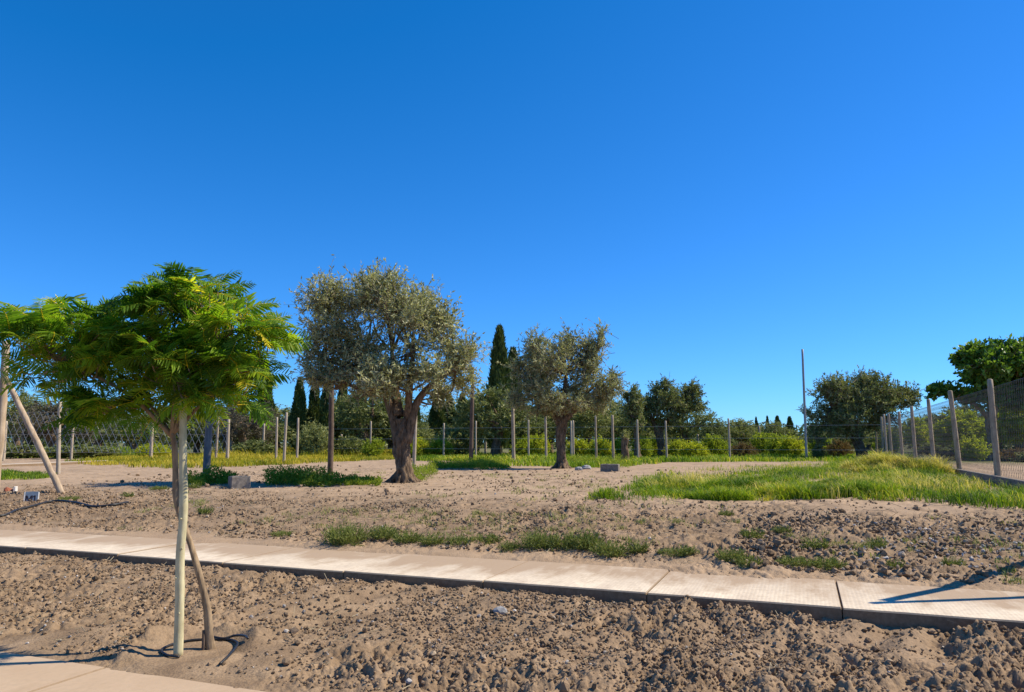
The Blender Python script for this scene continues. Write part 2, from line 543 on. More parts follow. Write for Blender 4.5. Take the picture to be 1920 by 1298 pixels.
# ------------------------------------------------------------------ ground sheet
def build_ground():
    a = np.deg2rad(np.concatenate([np.arange(-180, -46, 2.0), np.arange(-46, 46, .078), np.arange(46, 180, 2.0)]))
    r = [2.0]
    while r[-1] < 3.9: r.append(r[-1] + .06)
    while r[-1] < 13.5: r.append(r[-1] * 1.0032)
    while r[-1] < 45: r.append(r[-1] * 1.011)
    while r[-1] < 4500: r.append(r[-1] * 1.08)
    r = np.array(r)
    X = r[:, None] * np.sin(a)[None]; Y = r[:, None] * np.cos(a)[None]
    Z = height(X, Y)
    V = np.stack([X, Y, Z], -1).reshape(-1, 3)
    nr, na = len(r), len(a)
    i = np.arange(nr - 1)[:, None] * na; j = np.arange(na)[None]
    Q = np.stack([i + j, i + na + j, i + na + (j + 1) % na, i + (j + 1) % na], -1).reshape(-1, 4)
    mb = MB(); mb.add(V, Q)
    c = len(V)
    mb.add([[0, 0, -.16]], None, None)
    T = [[c, k, (k + 1) % na] for k in range(na)]
    mb.t.append(np.array(T, np.int64))
    o = mb.build('ground', M['soil'], None, True)
    tag(o, 'dry sandy brown soil of the planting strip and open field', None, None, 'structure')
build_ground()

# ------------------------------------------------------------------ paths (slabs along t)
def slab_path(name, s0, s1, top, thick, joints, mat, label, lip=.012):
    """profile of a slab run along the path direction, one closed block per slab"""
    mb = MB()
    rg = np.random.default_rng(5)
    for t0, t1 in joints:
        dz = rg.normal(0, .004)
        b = lip
        ts = np.array([t0 + b * .4, t0 + b, t1 - b, t1 - b * .4])
        zin = np.array([-b * .7, 0, 0, -b * .7])
        prof = [(s0, -thick), (s0, -b), (s0 + b * .8, 0), (s1 - b, 0), (s1, -b), (s1, -thick)]
        V = []
        nt_ = max(2, int((t1 - t0) / .2))
        tt = np.concatenate([[t0 + b * .4], np.linspace(t0 + b, t1 - b, nt_), [t1 - b * .4]])
        zz = np.concatenate([[-b * .8], np.zeros(nt_), [-b * .8]])
        for t_, z_ in zip(tt, zz):
            jit = .004 * math.sin(t_ * 7.1) + .003 * math.sin(t_ * 17)
            for k, (s_, zp) in enumerate(prof):
                x_, y_ = xy(s_ + (jit if k < 3 else 0), t_)
                V.append([x_, y_, top + dz + zp + (z_ if k in (1, 2, 3, 4) else 0)])
        n = len(prof); m = len(tt)
        i = np.arange(m - 1)[:, None] * n; j = np.arange(n)[None]
        Q = np.stack([i + j, i + (j + 1) % n, i + n + (j + 1) % n, i + n + j], -1).reshape(-1, 4)
        T = []
        for e in (0, (m - 1) * n):
            for k in range(1, n - 1):
                T.append([e, e + k, e + k + 1])
        mb.add(V, Q, T)
    o = mb.build(name, mat)
    return tag(o, label, None, None, 'structure')

js = [(-0.24 + 1.615 * k, -0.24 + 1.615 * (k + 1)) for k in range(-8, 22)]
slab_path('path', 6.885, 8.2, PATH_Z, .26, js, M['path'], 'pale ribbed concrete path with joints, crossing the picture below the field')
js2 = [(4.72 + 1.7 * k, 4.72 + 1.7 * (k + 1)) for k in range(-9, 9)]
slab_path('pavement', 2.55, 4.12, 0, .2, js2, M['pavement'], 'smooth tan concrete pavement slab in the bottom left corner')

# ------------------------------------------------------------------ clods and gravel
def ico():
    p = (1 + 5 ** .5) / 2
    V = norm(np.array([[-1, p, 0], [1, p, 0], [-1, -p, 0], [1, -p, 0], [0, -1, p], [0, 1, p], [0, -1, -p], [0, 1, -p], [p, 0, -1], [p, 0, 1], [-p, 0, -1], [-p, 0, 1]], float))
    T = np.array([[0, 11, 5], [0, 5, 1], [0, 1, 7], [0, 7, 10], [0, 10, 11], [1, 5, 9], [5, 11, 4], [11, 10, 2], [10, 7, 6], [7, 1, 8], [3, 9, 4], [3, 4, 2], [3, 2, 6], [3, 6, 8], [3, 8, 9], [4, 9, 5], [2, 4, 11], [6, 2, 10], [8, 6, 7], [9, 8, 1]])
    return V, T

def ico2():
    V, T = ico()
    V = list(map(tuple, V)); mid = {}
    def m(a, b):
        k = (min(a, b), max(a, b))
        if k not in mid:
            mid[k] = len(V); V.append(tuple(norm((np.array(V[a]) + np.array(V[b])) / 2)))
        return mid[k]
    out = []
    for a, b, c in T:
        ab, bc, ca = m(a, b), m(b, c), m(c, a)
        out += [[a, ab, ca], [b, bc, ab], [c, ca, bc], [ab, bc, ca]]
    return np.array(V), np.array(out)

def lumps(mb, X, Y, size, rg, tint, sink=.17, flat=.85, base=ico()):
    V0, T0 = base
    n = len(X)
    Z = height(X, Y)
    V = V0[None] * (1 + rg.normal(0, .22, (n, len(V0), 1)))
    V = V * rg.uniform(.65, 1.35, (n, 1, 3)) * np.array([1, 1, flat])
    az = rg.uniform(0, 6.28, n); c, s = np.cos(az)[:, None], np.sin(az)[:, None]
    W = np.stack([V[..., 0] * c - V[..., 1] * s, V[..., 0] * s + V[..., 1] * c, V[..., 2]], -1) * size[:, None, None]
    W = W + np.stack([X, Y, Z + size * flat * (1 - 2 * sink)], -1)[:, None]
    T = T0[None] + np.arange(n)[:, None, None] * len(V0)
    mb.add(W.reshape(-1, 3), None, T, np.repeat(tint, len(V0)))

def scatter_st(n, s0, s1, t0, t1, rg, clump=1.0, thr=0.0, seed=51, sc=.7):
    S = rg.uniform(s0, s1, n * 4); T = rg.uniform(t0, t1, n * 4)
    X, Y = xy(S, T)
    w = fbm(X, Y, sc, seed, 3) * clump
    keep = w + rg.uniform(-.3, .3, len(w)) > thr
    d = np.hypot(X - TREE[0], Y - TREE[1]) > .5
    keep &= d & (Y > 2.5)
    X, Y = X[keep][:n], Y[keep][:n]
    return X, Y

def build_clods():
    rg = np.random.default_rng(11)
    mb = MB()
    for n, s0, s1, t0, t1, lo, hi, thr, seed in (
            (21000, 4.25, 6.84, -3.5, 13, .004, .014, -.05, 51), (4600, 4.3, 6.8, -3.5, 13, .009, .021, .0, 52), (170, 4.4, 6.8, -3.5, 11, .018, .036, .0, 53),
            (4200, 4.3, 6.8, -3.5, 2.6, .007, .020, -.1, 59),
            (13000, 8.45, 12.8, -8, 17, .005, .017, -.05, 54), (4200, 8.5, 12.0, -8, 16, .012, .032, .05, 55), (3000, 8.4, 11.8, -7, .8, .012, .040, -.1, 57),
            (3200, 12, 20, -10, 18, .010, .026, .08, 56), (600, 12, 26, -10, 20, .02, .05, .2, 58), (700, 6.95, 8.2, -4, 14, .003, .012, .0, 60), (420, 3.2, 4.15, 2, 8, .002, .008, .05, 67)):
        X, Y = scatter_st(n, s0, s1, t0, t1, rg, 1, thr, seed)
        n = len(X)
        size = lo + (hi - lo) * rg.power(.55, n)
        lumps(mb, X, Y, size, rg, np.clip(rg.normal(.52, .22, n), 0, 1))
    o = mb.build('dirt_clods', M['clod'])
    tag(o, 'loose brown clods of soil strewn over strip and field', None, None, 'stuff')
    mb = MB()
    for n, s0, s1, t0, t1, lo, hi, thr, seed in (
            (1100, 4.3, 6.8, -3.5, 13, .004, .012, .05, 61), (90, 4.4, 6.7, -3.5, 12, .010, .020, .05, 62),
            (500, 8.5, 12.5, -8, 15, .006, .015, .1, 63), (1100, 8.6, 11.6, -9, -.3, .010, .026, .0, 64), (120, 12, 22, -9, 16, .012, .025, .1, 65)):
        X, Y = scatter_st(n, s0, s1, t0, t1, rg, 1, thr, seed)
        n = len(X)
        size = lo + (hi - lo) * rg.power(.5, n)
        lumps(mb, X, Y, size, rg, np.clip(rg.normal(.45, .25, n), 0, 1))
    o = mb.build('gravel', M['gravel'])
    tag(o, 'small pale grey stones lying in the soil', None, None, 'stuff')
build_clods()

def build_litter():
    rg = np.random.default_rng(17)
    mb = MB()
    for n, s0, s1, t0, t1, lo, hi in ((900, 4.3, 6.8, -3.5, 12, .03, .12), (2600, 8.4, 12.5, -8, 15, .04, .16), (1600, 12, 24, -9, 18, .06, .25)):
        X, Y = scatter_st(n, s0, s1, t0, t1, rg, 1, .0, 66)
        n = len(X)
        L = rg.uniform(lo, hi, n); az = rg.uniform(0, 6.28, n); tilt = rg.normal(.12, .22, n)
        P0 = np.stack([X, Y, height(X, Y) + .008], 1)
        P1 = P0 + np.stack([np.cos(az) * L, np.sin(az) * L, np.abs(tilt) * L], 1)
        segs(mb, P0, P1, rg.uniform(.0015, .004, n))
    tag(mb.build('dry_litter', M['twig']), 'dry straw and twigs lying loose on the soil', None, None, 'stuff')
build_litter()

# ------------------------------------------------------------------ grass and weeds
def in_poly(X, Y, poly):
    ins = np.zeros(len(X), bool)
    n = len(poly); j = n - 1
    for i in range(n):
        xi, yi = poly[i]; xj, yj = poly[j]
        c = ((yi > Y) != (yj > Y)) & (X < (xj - xi) * (Y - yi) / (yj - yi + 1e-12) + xi)
        ins ^= c; j = i
    return ins

def grass_patch(mb, poly, n, h, w, rg, tint=(.5, .2), thr=-.4, seed=71, sc=1.2, lean=(.2, .7), tuft=.5):
    """blades in tufts inside a ground polygon given in metres"""
    poly = np.array(poly)
    lo, hi = poly.min(0), poly.max(0)
    X = rg.uniform(lo[0], hi[0], n * 3); Y = rg.uniform(lo[1], hi[1], n * 3)
    ex = .9 * fbm(X, Y, 1.9, seed + 5, 4)
    keep = in_poly(X + ex, Y + ex * .8, poly)
    nn = fbm(X, Y, sc, seed, 3)
    keep &= nn + rg.uniform(-.15, .15, len(X)) > thr
    X, Y, nn = X[keep][:n], Y[keep][:n], nn[keep][:n]
    m = len(X)
    t2 = fbm(X, Y, sc * .9, seed + 9, 2)
    P = np.stack([X, Y, height(X, Y, False) - .01], 1)
    hh = rg.uniform(h[0], h[1], m) * np.clip(1 + nn * tuft * 1.5, .35, 1.8)
    blades(mb, P, hh, rg.uniform(w[0], w[1], m), rg.uniform(lean[0], lean[1], m), np.clip(rg.normal(tint[0], tint[1], m) + t2 * .6, 0, 1), rg)

def gp(*pts, z=.6):
    return [tuple(ongnd(px, py, z)[:2]) for px, py in pts]

rg = np.random.default_rng(23)
mb = MB()
right_poly = gp((1080, 934), (1180, 906), (1330, 893), (1480, 888), (1560, 872), (1700, 868), (1770, 884), (1840, 903), (1960, 938), (2000, 975), (1830, 950), (1700, 938), (1500, 938), (1300, 938))
grass_patch(mb, right_poly, 44000, (.05, .18), (.008, .017), rg, (.40, .18), -.05, 71, .8, (.3, 1.0), 1.0)
grass_patch(mb, gp((1105, 933), (1220, 914), (1500, 913), (1660, 915), (1660, 937), (1400, 937)), 24000, (.08, .22), (.008, .017), rg, (.46, .18), -.18, 72, .6, (.3, 1.0), 1.0)
grass_patch(mb, gp((1600, 938), (1620, 885), (1740, 890), (1820, 912), (1970, 958), (2000, 976), (1850, 957), (1720, 940)), 19000, (.06, .2), (.008, .016), rg, (.46, .2), -.22, 74, .7, (.3, 1.0), .9)
grass_patch(mb, gp((1180, 905), (1250, 882), (1420, 876), (1600, 868), (1640, 885), (1400, 897)), 6000, (.06, .16), (.010, .02), rg, (.6, .2), .05, 73, 1.0)
tag(mb.build('grass', M['grass']), 'lush bright green grass patch in front of the right fence', None, None, 'stuff')

mb = MB()
grass_patch(mb, [(10.2, 21.3), (12.6, 21.3), (13.0, 23.0), (12.2, 24.2), (10.6, 24.0), (10.0, 22.6)], 9000, (.2, .42), (.010, .02), rg, (.5, .22), -.5, 75, .6, (.4, 1.0), .8)
grass_patch(mb, gp((1180, 930), (1320, 934), (1480, 930), (1460, 905), (1260, 905)), 2600, (.12, .26), (.008, .016), rg, (.45, .25), .1, 85, .8, (.3, 1.0), .8)
grass_patch(mb, gp((1500, 935), (1820, 945), (1850, 915), (1640, 900), (1520, 905)), 3000, (.12, .28), (.008, .016), rg, (.45, .25), .05, 86, .8, (.3, 1.0), .8)
tag(mb.build('grass', M['straw']), 'yellow straw-like grass on the mound and between the green blades at right', None, None, 'stuff')

mb = MB()
grass_patch(mb, gp((120, 868), (300, 878), (480, 876), (640, 868), (740, 862), (760, 850), (600, 846), (380, 852), (200, 858)), 42000, (.10, .26), (.02, .04), rg, (.5, .2), -.45, 76, 2.2)
grass_patch(mb, gp((370, 862), (560, 858), (730, 856), (740, 846), (560, 844), (420, 846)), 16000, (.25, .55), (.025, .045), rg, (.7, .2), -.35, 77, 2.5)
tag(mb.build('grass', M['grass_yellow']), 'yellow-green grass band between the thin posts and the bare field', None, None, 'stuff')

mb = MB()
grass_patch(mb, gp((-80, 858), (150, 861), (300, 856), (300, 846), (-80, 846)), 12000, (.3, .6), (.03, .06), rg, (.3, .2), -.35, 78, 2.0)
grass_patch(mb, gp((-60, 900), (70, 899), (80, 888), (-60, 886)), 4500, (.06, .16), (.012, .022), rg, (.35, .2), -.3, 79, .8)
grass_patch(mb, gp((880, 871), (1100, 878), (1180, 874), (1250, 868), (1650, 866), (1720, 862), (1660, 850), (1100, 850), (880, 855)), 40000, (.12, .32), (.025, .05), rg, (.42, .2), -.35, 80, 2.0)
grass_patch(mb, gp((780, 866), (880, 866), (900, 852), (780, 852)), 5000, (.12, .3), (.03, .05), rg, (.5, .2), -.2, 81, 2.0)
tag(mb.build('grass', M['grass']), 'low green ground cover along the foot of the far wire fence', None, None, 'stuff')

# weeds under the shade of the big olives
mb = MB()
for poly, n in ((gp((498, 911), (560, 912.5), (715, 912), (712, 906), (620, 901), (520, 903)), 3000), (gp((350, 911), (420, 912), (430, 903), (350, 903)), 1200),
                (gp((810, 880), (900, 881), (960, 880), (930, 874), (815, 874)), 3200), (gp((1065, 872), (1180, 880), (1180, 866), (1070, 862)), 1500), (gp((760, 905), (800, 905), (800, 890), (770, 890)), 300),
                (gp((795, 892), (815, 892), (815, 882), (795, 882)), 300)):
    pl = np.array(poly); lo, hi = pl.min(0), pl.max(0)
    X = rg.uniform(lo[0], hi[0], n * 8); Y = rg.uniform(lo[1], hi[1], n * 8)
    ex = .35 * fbm(X, Y, 1.2, 84, 3)
    nn = fbm(X, Y, .8, 83, 3)
    kp = in_poly(X + ex, Y + ex, poly) & (nn > -.25)
    X, Y, nn = X[kp][:n * 3], Y[kp][:n * 3], nn[kp][:n * 3]
    m = len(X)
    hh = np.clip(.16 + .5 * nn, .05, .42) * rg.uniform(.1, 1, m)
    P = np.stack([X, Y, height(X, Y, False) + hh], 1)
    leaves(mb, P, rg.normal(0, .7, (m, 3)) + np.array([0, 0, .5]), rg.uniform(.05, .11, m), rg.uniform(.015, .035, m), np.clip(rg.normal(.45, .2, m), 0, 1), rg)
tag(mb.build('weeds', M['shrub']), 'dark green weeds growing in the shade under the two large olives', None, None, 'stuff')

def weed_mesh(seed, n, r, h, dense=1.0):
    g = np.random.default_rng(seed)
    mb = MB()
    nst = n // 6
    a = g.uniform(0, 6.28, nst); rr = r * np.sqrt(g.uniform(0, 1, nst)) * .75
    base = np.stack([rr * np.cos(a), rr * np.sin(a), np.full(nst, -.015)], 1)
    d = norm(np.stack([np.cos(a) * rr / r * 1.0, np.sin(a) * rr / r * 1.0, g.uniform(.45, 1.2, nst)], 1) + g.normal(0, .25, (nst, 3)))
    L = h * g.uniform(.6, 1.2, nst)
    tip = base + d * L[:, None]
    segs(mb, base, tip, .0022)
    k = g.integers(0, nst, n)
    u = g.uniform(.1, 1, n)
    P = base[k] + d[k] * (L[k] * u)[:, None]
    D = norm(d[k] * .6 + g.normal(0, .6, (n, 3)) + np.array([0, 0, .15]))
    leaves(mb, P, D, g.uniform(.02, .055, n), g.uniform(.006, .014, n), np.clip(g.normal(.5, .25, n), 0, 1), g)
    return mb.mesh('weed', False)

weed_meshes = [weed_mesh(1, 1300, .20, .17), weed_mesh(2, 800, .16, .13), weed_mesh(3, 420, .11, .11), weed_mesh(4, 1000, .24, .10)]
ORD = ['first', 'second', 'third', 'fourth', 'fifth', 'sixth', 'seventh', 'eighth', 'ninth', 'tenth', 'eleventh', 'twelfth', 'thirteenth', 'fourteenth', 'fifteenth', 'sixteenth', 'seventeenth', 'eighteenth', 'nineteenth', 'twentieth', 'twenty-first', 'twenty-second', 'twenty-third', 'twenty-fourth', 'twenty-fifth']
def put_weed(px, py, k, sc, label, group):
    # ground point under the pixel, by a few fixed-point steps on the terrain
    z = .4
    for _ in range(8):
        p = ongnd(px, py, z); z = hz(p[0], p[1])
    o = link('weed', weed_meshes[k], M['weed'])
    o.location = (p[0], p[1], z); o.scale = (sc, sc, sc * rng.uniform(.85, 1.2)); o.rotation_euler.z = rng.uniform(0, 6.28)
    return tag(o, label, 'weed', group)
row = [(650, 1018, 0, 1.35), (720, 1014, 1, 1.15), (765, 1016, 1, 1.1), (812, 1020, 1, 1.0), (862, 1024, 3, .8), (912, 1030, 3, .9), (955, 1032, 2, 1.0), (1010, 1040, 0, 1.05), (1052, 1034, 2, 1.2), (1098, 1030, 0, 1.05),
       (1142, 1040, 1, 1.25), (1195, 1036, 2, 1.1), (1262, 1046, 3, .75), (1290, 1048, 2, .9), (1372, 1052, 1, .95), (1402, 1060, 2, .95), (1490, 1062, 3, .85), (1550, 1066, 3, .8)]
for i, (px, py, k, sc) in enumerate(row):
    lab = 'bushy grey-green weed, widest and leftmost of the row behind the concrete path' if i == 0 else f'{ORD[i]} green weed from the left in the row behind the concrete path'
    put_weed(px, py, k, sc, lab, 'weeds in a row behind the path')
bank = [(530, 1004, 3, .7), (385, 962, 2, 1.0), (240, 930, 2, .9), (365, 915, 2, 1.0), (300, 918, 3, .9), (1410, 1008, 2, 1.1), (1466, 995, 2, .9), (1530, 1032, 2, 1.1), (1640, 1016, 2, .9), (1788, 1062, 2, .8), (1680, 1066, 2, .7), (130, 938, 3, .9), (1362, 966, 2, .8)]
bank.sort()
for i, (px, py, k, sc) in enumerate(bank):
    put_weed(px, py, k, sc, f'{ORD[i]} from the left of the small weeds scattered alone on bare soil', 'small weeds on bare soil')
# many tiny sprigs
mb = MB()
S, T = rg.uniform(8.5, 11.2, 1100), rg.uniform(-7, 11, 1100)
X, Y = xy(S, T)
k = fbm(X, Y, 1.2, 91, 2) > .08
X, Y = X[k], Y[k]
for x, y in zip(X, Y):
    n = rg.integers(6, 26)
    P = np.stack([x + rg.normal(0, .04, n), y + rg.normal(0, .04, n), np.full(n, hz(x, y) - .01)], 1)
    blades(mb, P, rg.uniform(.03, .09, n), rg.uniform(.004, .009, n), rg.uniform(.3, 1.0, n), np.clip(rg.normal(.6, .25, n), 0, 1), rg)
S, T = rg.uniform(11, 22, 500), rg.uniform(-8, 14, 500)
X, Y = xy(S, T)
k = fbm(X, Y, 3, 92, 2) > .12
for x, y in zip(X[k], Y[k]):
    n = rg.integers(8, 30)
    P = np.stack([x + rg.normal(0, .09, n), y + rg.normal(0, .09, n), np.full(n, hz(x, y) - .01)], 1)
    blades(mb, P, rg.uniform(.03, .10, n), rg.uniform(.006, .012, n), rg.uniform(.3, 1.0, n), np.clip(rg.normal(.7, .25, n), 0, 1), rg)
tag(mb.build('weeds', M['weed']), 'tiny sparse sprigs of grass coming up through the bare soil', None, None, 'stuff')

# ------------------------------------------------------------------ young feathery tree, its pole, hose and peg
def frond_template(g, L, pairs=11):
    """local x along the rachis, z up; returns leaflet quads and stalk"""
    mb = MB()
    droop = g.uniform(.12, .34) * L
    side = g.uniform(-.12, .12) * L
    f = lambda u: np.array([L * u * (1 - .12 * u * u), side * u * u, .10 * L * math.sin(u * 2.2) - droop * u * u * 1.5])
    tube(mb, [f(u) for u in np.linspace(0, 1, 7)], np.linspace(.0032, .0012, 7), 4, None, .75, False)
    for k in range(pairs):
        u = .16 + .84 * (k + .5) / pairs
        p = f(u); tg = norm(f(min(1, u + .05)) - f(u - .05))
        pl = L * .36 * math.sin(math.pi * (.14 + .80 * u)) * g.uniform(.85, 1.1)
        for sg in (-1, 1):
            out = norm(np.array([.55, sg * 1.0, -.10]) + g.normal(0, .09, 3))
            dn = np.array([0, 0, -1.0])
            sdv = norm(np.cross(out, np.array([0, 0, 1.]) + g.normal(0, .22, 3)))
            dr_ = g.uniform(.10, .34)
            uu = np.array([0, .3, .7, 1.0]); ww = np.array([.030, .075, .066, .010]) * pl * g.uniform(.9, 1.25)
            V = []
            for q_, w_ in zip(uu, ww):
                c_ = p + out * q_ * pl + dn * q_ ** 2 * pl * dr_
                V += [c_ - sdv * w_ + dn * w_ * .35, c_, c_ + sdv * w_ + dn * w_ * .35]
            Q = []
            for r_ in range(3):
                for c2 in range(2):
                    i0 = r_ * 3 + c2
                    Q.append([i0, i0 + 1, i0 + 4, i0 + 3])
            mb.add(V, Q, None, g.uniform(-.09, .09))
    return np.concatenate(mb.v), np.concatenate(mb.q), np.concatenate(mb.tint)

def build_feather_tree():
    g = np.random.default_rng(3)
    Yt = 5.93
    root = empty('feathery_tree', (TREE[0], TREE[1], .02), 'young tree with wide bright green feathery crown and thin crooked brown trunk', 'tree')
    inv = np.array([TREE[0], TREE[1], .02])
    W = lambda px, py, dy=0: onY(px, py, Yt + dy) - inv
    mt = MB()
    stem = resample([W(397, 1222, .05), W(392, 1195, .05), W(388, 1140, .05), W(376, 1085, .05), W(357, 1020, .06), W(341, 975, .07), W(331, 935, .07), W(329, 880, .07), W(327, 835, .06), W(322, 812, .05)], 44)
    rr = np.interp(np.linspace(0, 1, 44), [0, .25, .5, .8, 1], [.033, .028, .025, .021, .022])
    ph = g.uniform(0, 6, 3)
    tube(mt, stem, rr, 14, lambda i, th: 1 + .10 * np.sin(2 * th + i * .21 + ph[0]) + .06 * np.sin(5 * th + i * .4) + .05 * math.sin(i * .9))
    fork = stem[-1]
    lobes = [((375, 580), (.36, .44, .28), 32), ((448, 632), (.23, .42, .28), 25), ((125, 640), (.36, .45, .24), 30), ((220, 695), (.38, .46, .26), 30), ((330, 680), (.36, .54, .28), 31), ((415, 700), (.28, .44, .24), 26),
             ((45, 605), (.17, .26, .13), 10), ((275, 630), (.30, .42, .2), 20), ((222, 775), (.22, .34, .15), 17), ((320, 575), (.20, .34, .14), 9), ((105, 705), (.26, .34, .14), 14), ((395, 755), (.26, .34, .11), 15), ((300, 755), (.26, .36, .11), 14), ((160, 602), (.22, .32, .13), 12), ((462, 702), (.13, .3, .14), 10)]
    tips = []
    mains = [(W(412, 640, .0), .017), (W(480, 690, .1), .013), (W(150, 690, -.05), .016), (W(240, 740, .15), .013), (W(330, 700, -.2), .014), (W(330, 680, .3), .013)]
    for p, r0 in mains:
        mid = fork + (p - fork) * .45 + np.array([0, 0, .06])
        tube(mt, resample([fork - np.array([0, 0, .02]), mid, p], 10), np.linspace(r0 * 1.25, r0 * .6, 10), 7)
    mainp = np.array([p for p, _ in mains])
    for (px, py), (rx, ry, rz), n in lobes:
        c = W(px, py, 0)
        for _ in range(n):
            d = norm(g.normal(size=3)); d[2] = abs(d[2]) * .9 - .22
            p = c + d * np.array([rx, ry, rz]) * g.uniform(.45, 1) ** .5
            tips.append((p, norm(d * np.array([1, 1, .7]))))
    mtw = MB()
    for p, d in tips:
        q = mainp[np.argmin(np.linalg.norm(mainp - p, axis=1))]
        mid = (p + q) / 2 + np.array([0, 0, -.03]) + g.normal(0, .03, 3)
        tube(mtw, resample([q, mid, p], 7), np.linspace(.008, .004, 7), 5)
    tr = mt.build('trunk', M['brown_bark'], root, True)
    mtw.build('branches', M['brown_bark'], tr, True)
    temps = [frond_template(g, L) for L in (.24, .27, .31, .34, .28, .37)]
    mc = MB()
    for p, d in tips:
        nf = g.integers(3, 7)
        az0 = math.atan2(d[1], d[0])
        tt = g.uniform(.15, .72)
        for k in range(nf):
            az = az0 + g.normal(0, 1.15)
            el = np.clip(g.normal(.05 + .4 * d[2], .42), -1.0, .75)
            V, Q, ti = temps[g.integers(len(temps))]
            sc = g.uniform(.75, 1.12)
            roll = g.normal(.15, .6)
            E_ = Euler((roll, -el, az)).to_matrix()
            Rm = np.array(E_)
            w = V @ Rm.T * sc + p + g.normal(0, .02, 3)
            t0 = np.clip(tt + g.normal(0, .17), .0, .93)
            if g.random() < .008: t0 = 1.0
            mc.add(w, Q, None, np.clip(t0 + ti * .8 + (g.uniform(-.04, .04)), 0, 1))
    mc.build('crown', M['feather'], root)
    return root
feather = build_feather_tree()

mb = MB()
pole = resample([onY(334, 1232, 5.80), onY(337, 1120, 5.80), onY(338, 1040, 5.80), onY(344, 960, 5.80), onY(343, 860, 5.81), onY(343, 770, 5.82), onY(344, 680, 5.84)], 60)
kn = np.random.default_rng(4)
tube(mb, pole, np.interp(np.linspace(0, 1, 60), [0, 1], [.0345, .027]) * (1 + .07 * np.exp(-((np.arange(60) - 31) / 1.6) ** 2) + .06 * np.exp(-((np.arange(60) - 12) / 1.2) ** 2) + kn.normal(0, .012, 60)), 14)
for z_, a_ in ((.35, -1.2), (.95, -.9), (1.25, -1.6), (.62, -2.0)):
    i = int(z_ / 2.6 * 59)
    p = pole[i]
    tube(mb, [p, p + np.array([math.cos(a_), math.sin(a_), .15]) * .046], [.009, .006], 7)
tag(mb.build('support_pole', M['pale_pole'], None, True), 'straight pale yellowish peeled pole standing against the feathery tree', 'pole')

mb = MB()
b0 = ongnd(381, 1219, .015)
tube(mb, resample([b0 + [0, 0, -.05], b0 + [.0, .0, .06], b0 + [-.008, .01, .145]], 8), np.linspace(.016, .012, 8), 8)
tag(mb.build('wooden_peg', M['dark_wood'], None, True), 'short dark wooden peg beside the foot of the crooked trunk', 'peg')

def hose(name, pix, r, label, zoff=.012, zs=.02, n=70, cat='hose'):
    pts = []
    for px, py in pix:
        z = zs
        for _ in range(6):
            p = ongnd(px, py, z + zoff); z = hz(p[0], p[1])
        pts.append([p[0], p[1], z + zoff])
    mb = MB()
    P = resample(pts, n)
    tube(mb, P, r, 8)
    return tag(mb.build(name, M['hose'], None, True), label, cat)
hose('irrigation_hose', [(412, 1242), (432, 1226), (446, 1208), (436, 1200), (415, 1199), (390, 1199), (365, 1200), (340, 1204), (318, 1210), (303, 1219), (312, 1228), (335, 1232)], .0095, 'black irrigation hose looped round the foot of the feathery tree')
hose('irrigation_hose', [(465, 1197), (458, 1192), (440, 1190), (420, 1192), (398, 1195)], .0095, 'short loose end of black hose behind the crooked trunk foot', .02)
hose('irrigation_hose', [(-60, 975), (5, 968), (30, 960), (60, 951), (100, 948), (140, 948), (175, 950), (210, 951), (232, 946), (240, 942)], .022, 'long thin black hose on the soil by the small lettered plate', .03, .45, 60)

# ------------------------------------------------------------------ rocks
def rock(px, py, size, label, z0=.1, mat='rock'):
    z = z0
    for _ in range(6):
        p = ongnd(px, py, z); z = hz(p[0], p[1])
    g = np.random.default_rng(int(px))
    V, T = ico2()
    V = V * (1 + g.normal(0, .10, (len(V), 1))) * np.array([1.15, .9, .75]) * size
    mb = MB(); mb.add(V, None, T)
    o = mb.build('rock', M[mat])
    o.location = (p[0], p[1], z + size * .3)
    return tag(o, label, 'rock')
rock(938, 1150, .055, 'pale grey rock lying alone in the planting strip soil')
rock(1100, 880, .16, 'dark brown rock beside the foot of the second large olive', .6)
rock(1085, 882, .13, 'smaller dark rock nearest the second large olive trunk', .6)
rock(748, 902, .2, 'pale grey rock against the roots of the largest olive', .6)

# ------------------------------------------------------------------ lettered plate, brick, blocks
def lettered_plate():
    p = ongnd(57, 950, .5); z = hz(p[0], p[1]); p = ongnd(57, 950, z)
    d = p[1]
    w, h = .215, .30
    root = empty('lot_marker', (p[0], p[1], z), 'small upright blue-grey lot marker with dark letters M1 by the black hose', 'marker')
    mb = MB(); box(mb, (0, 0, h / 2 - .01), w, .03, h, 0, .004); mb.build('plate', M['plate'], root)
    mb = MB(); box(mb, (w / 2 + .011, 0, h / 2 - .012), .02, .036, h - .01, 0, .003); mb.build('edge', M['white_wood'], root)
    mb = MB(); box(mb, (-w / 2 - .011, 0, h / 2 - .012), .02, .036, h - .01, 0, .003); mb.build('edge', M['white_wood'], root)
    # M and 1 in raised paint
    mb = MB()
    y = -.0185; st_ = .02; a, b = .085, .215
    def bar(x0, z0, x1, z1):
        dx, dz = x1 - x0, z1 - z0; L = math.hypot(dx, dz); nx, nz = -dz / L * st_ / 2, dx / L * st_ / 2
        f = [[x0 - nx, z0 - nz], [x1 - nx, z1 - nz], [x1 + nx, z1 + nz], [x0 + nx, z0 + nz]]
        V = [[q[0], y, q[1]] for q in f] + [[q[0], y + .004, q[1]] for q in f]
        mb.add(V, [[0, 1, 2, 3], [0, 4, 5, 1], [1, 5, 6, 2], [2, 6, 7, 3], [3, 7, 4, 0]])
    bar(-.085, a, -.085, b); bar(.015, a, .015, b); bar(-.074, b - .004, -.037, a + .03); bar(-.033, a + .03, .004, b - .004)
    bar(.065, a, .065, b); bar(.054, b - .006, .036, b - .03)
    mb.build('lettering', M['ink'], root)
    root.rotation_euler = (R(-6), 0, R(20))
lettered_plate()

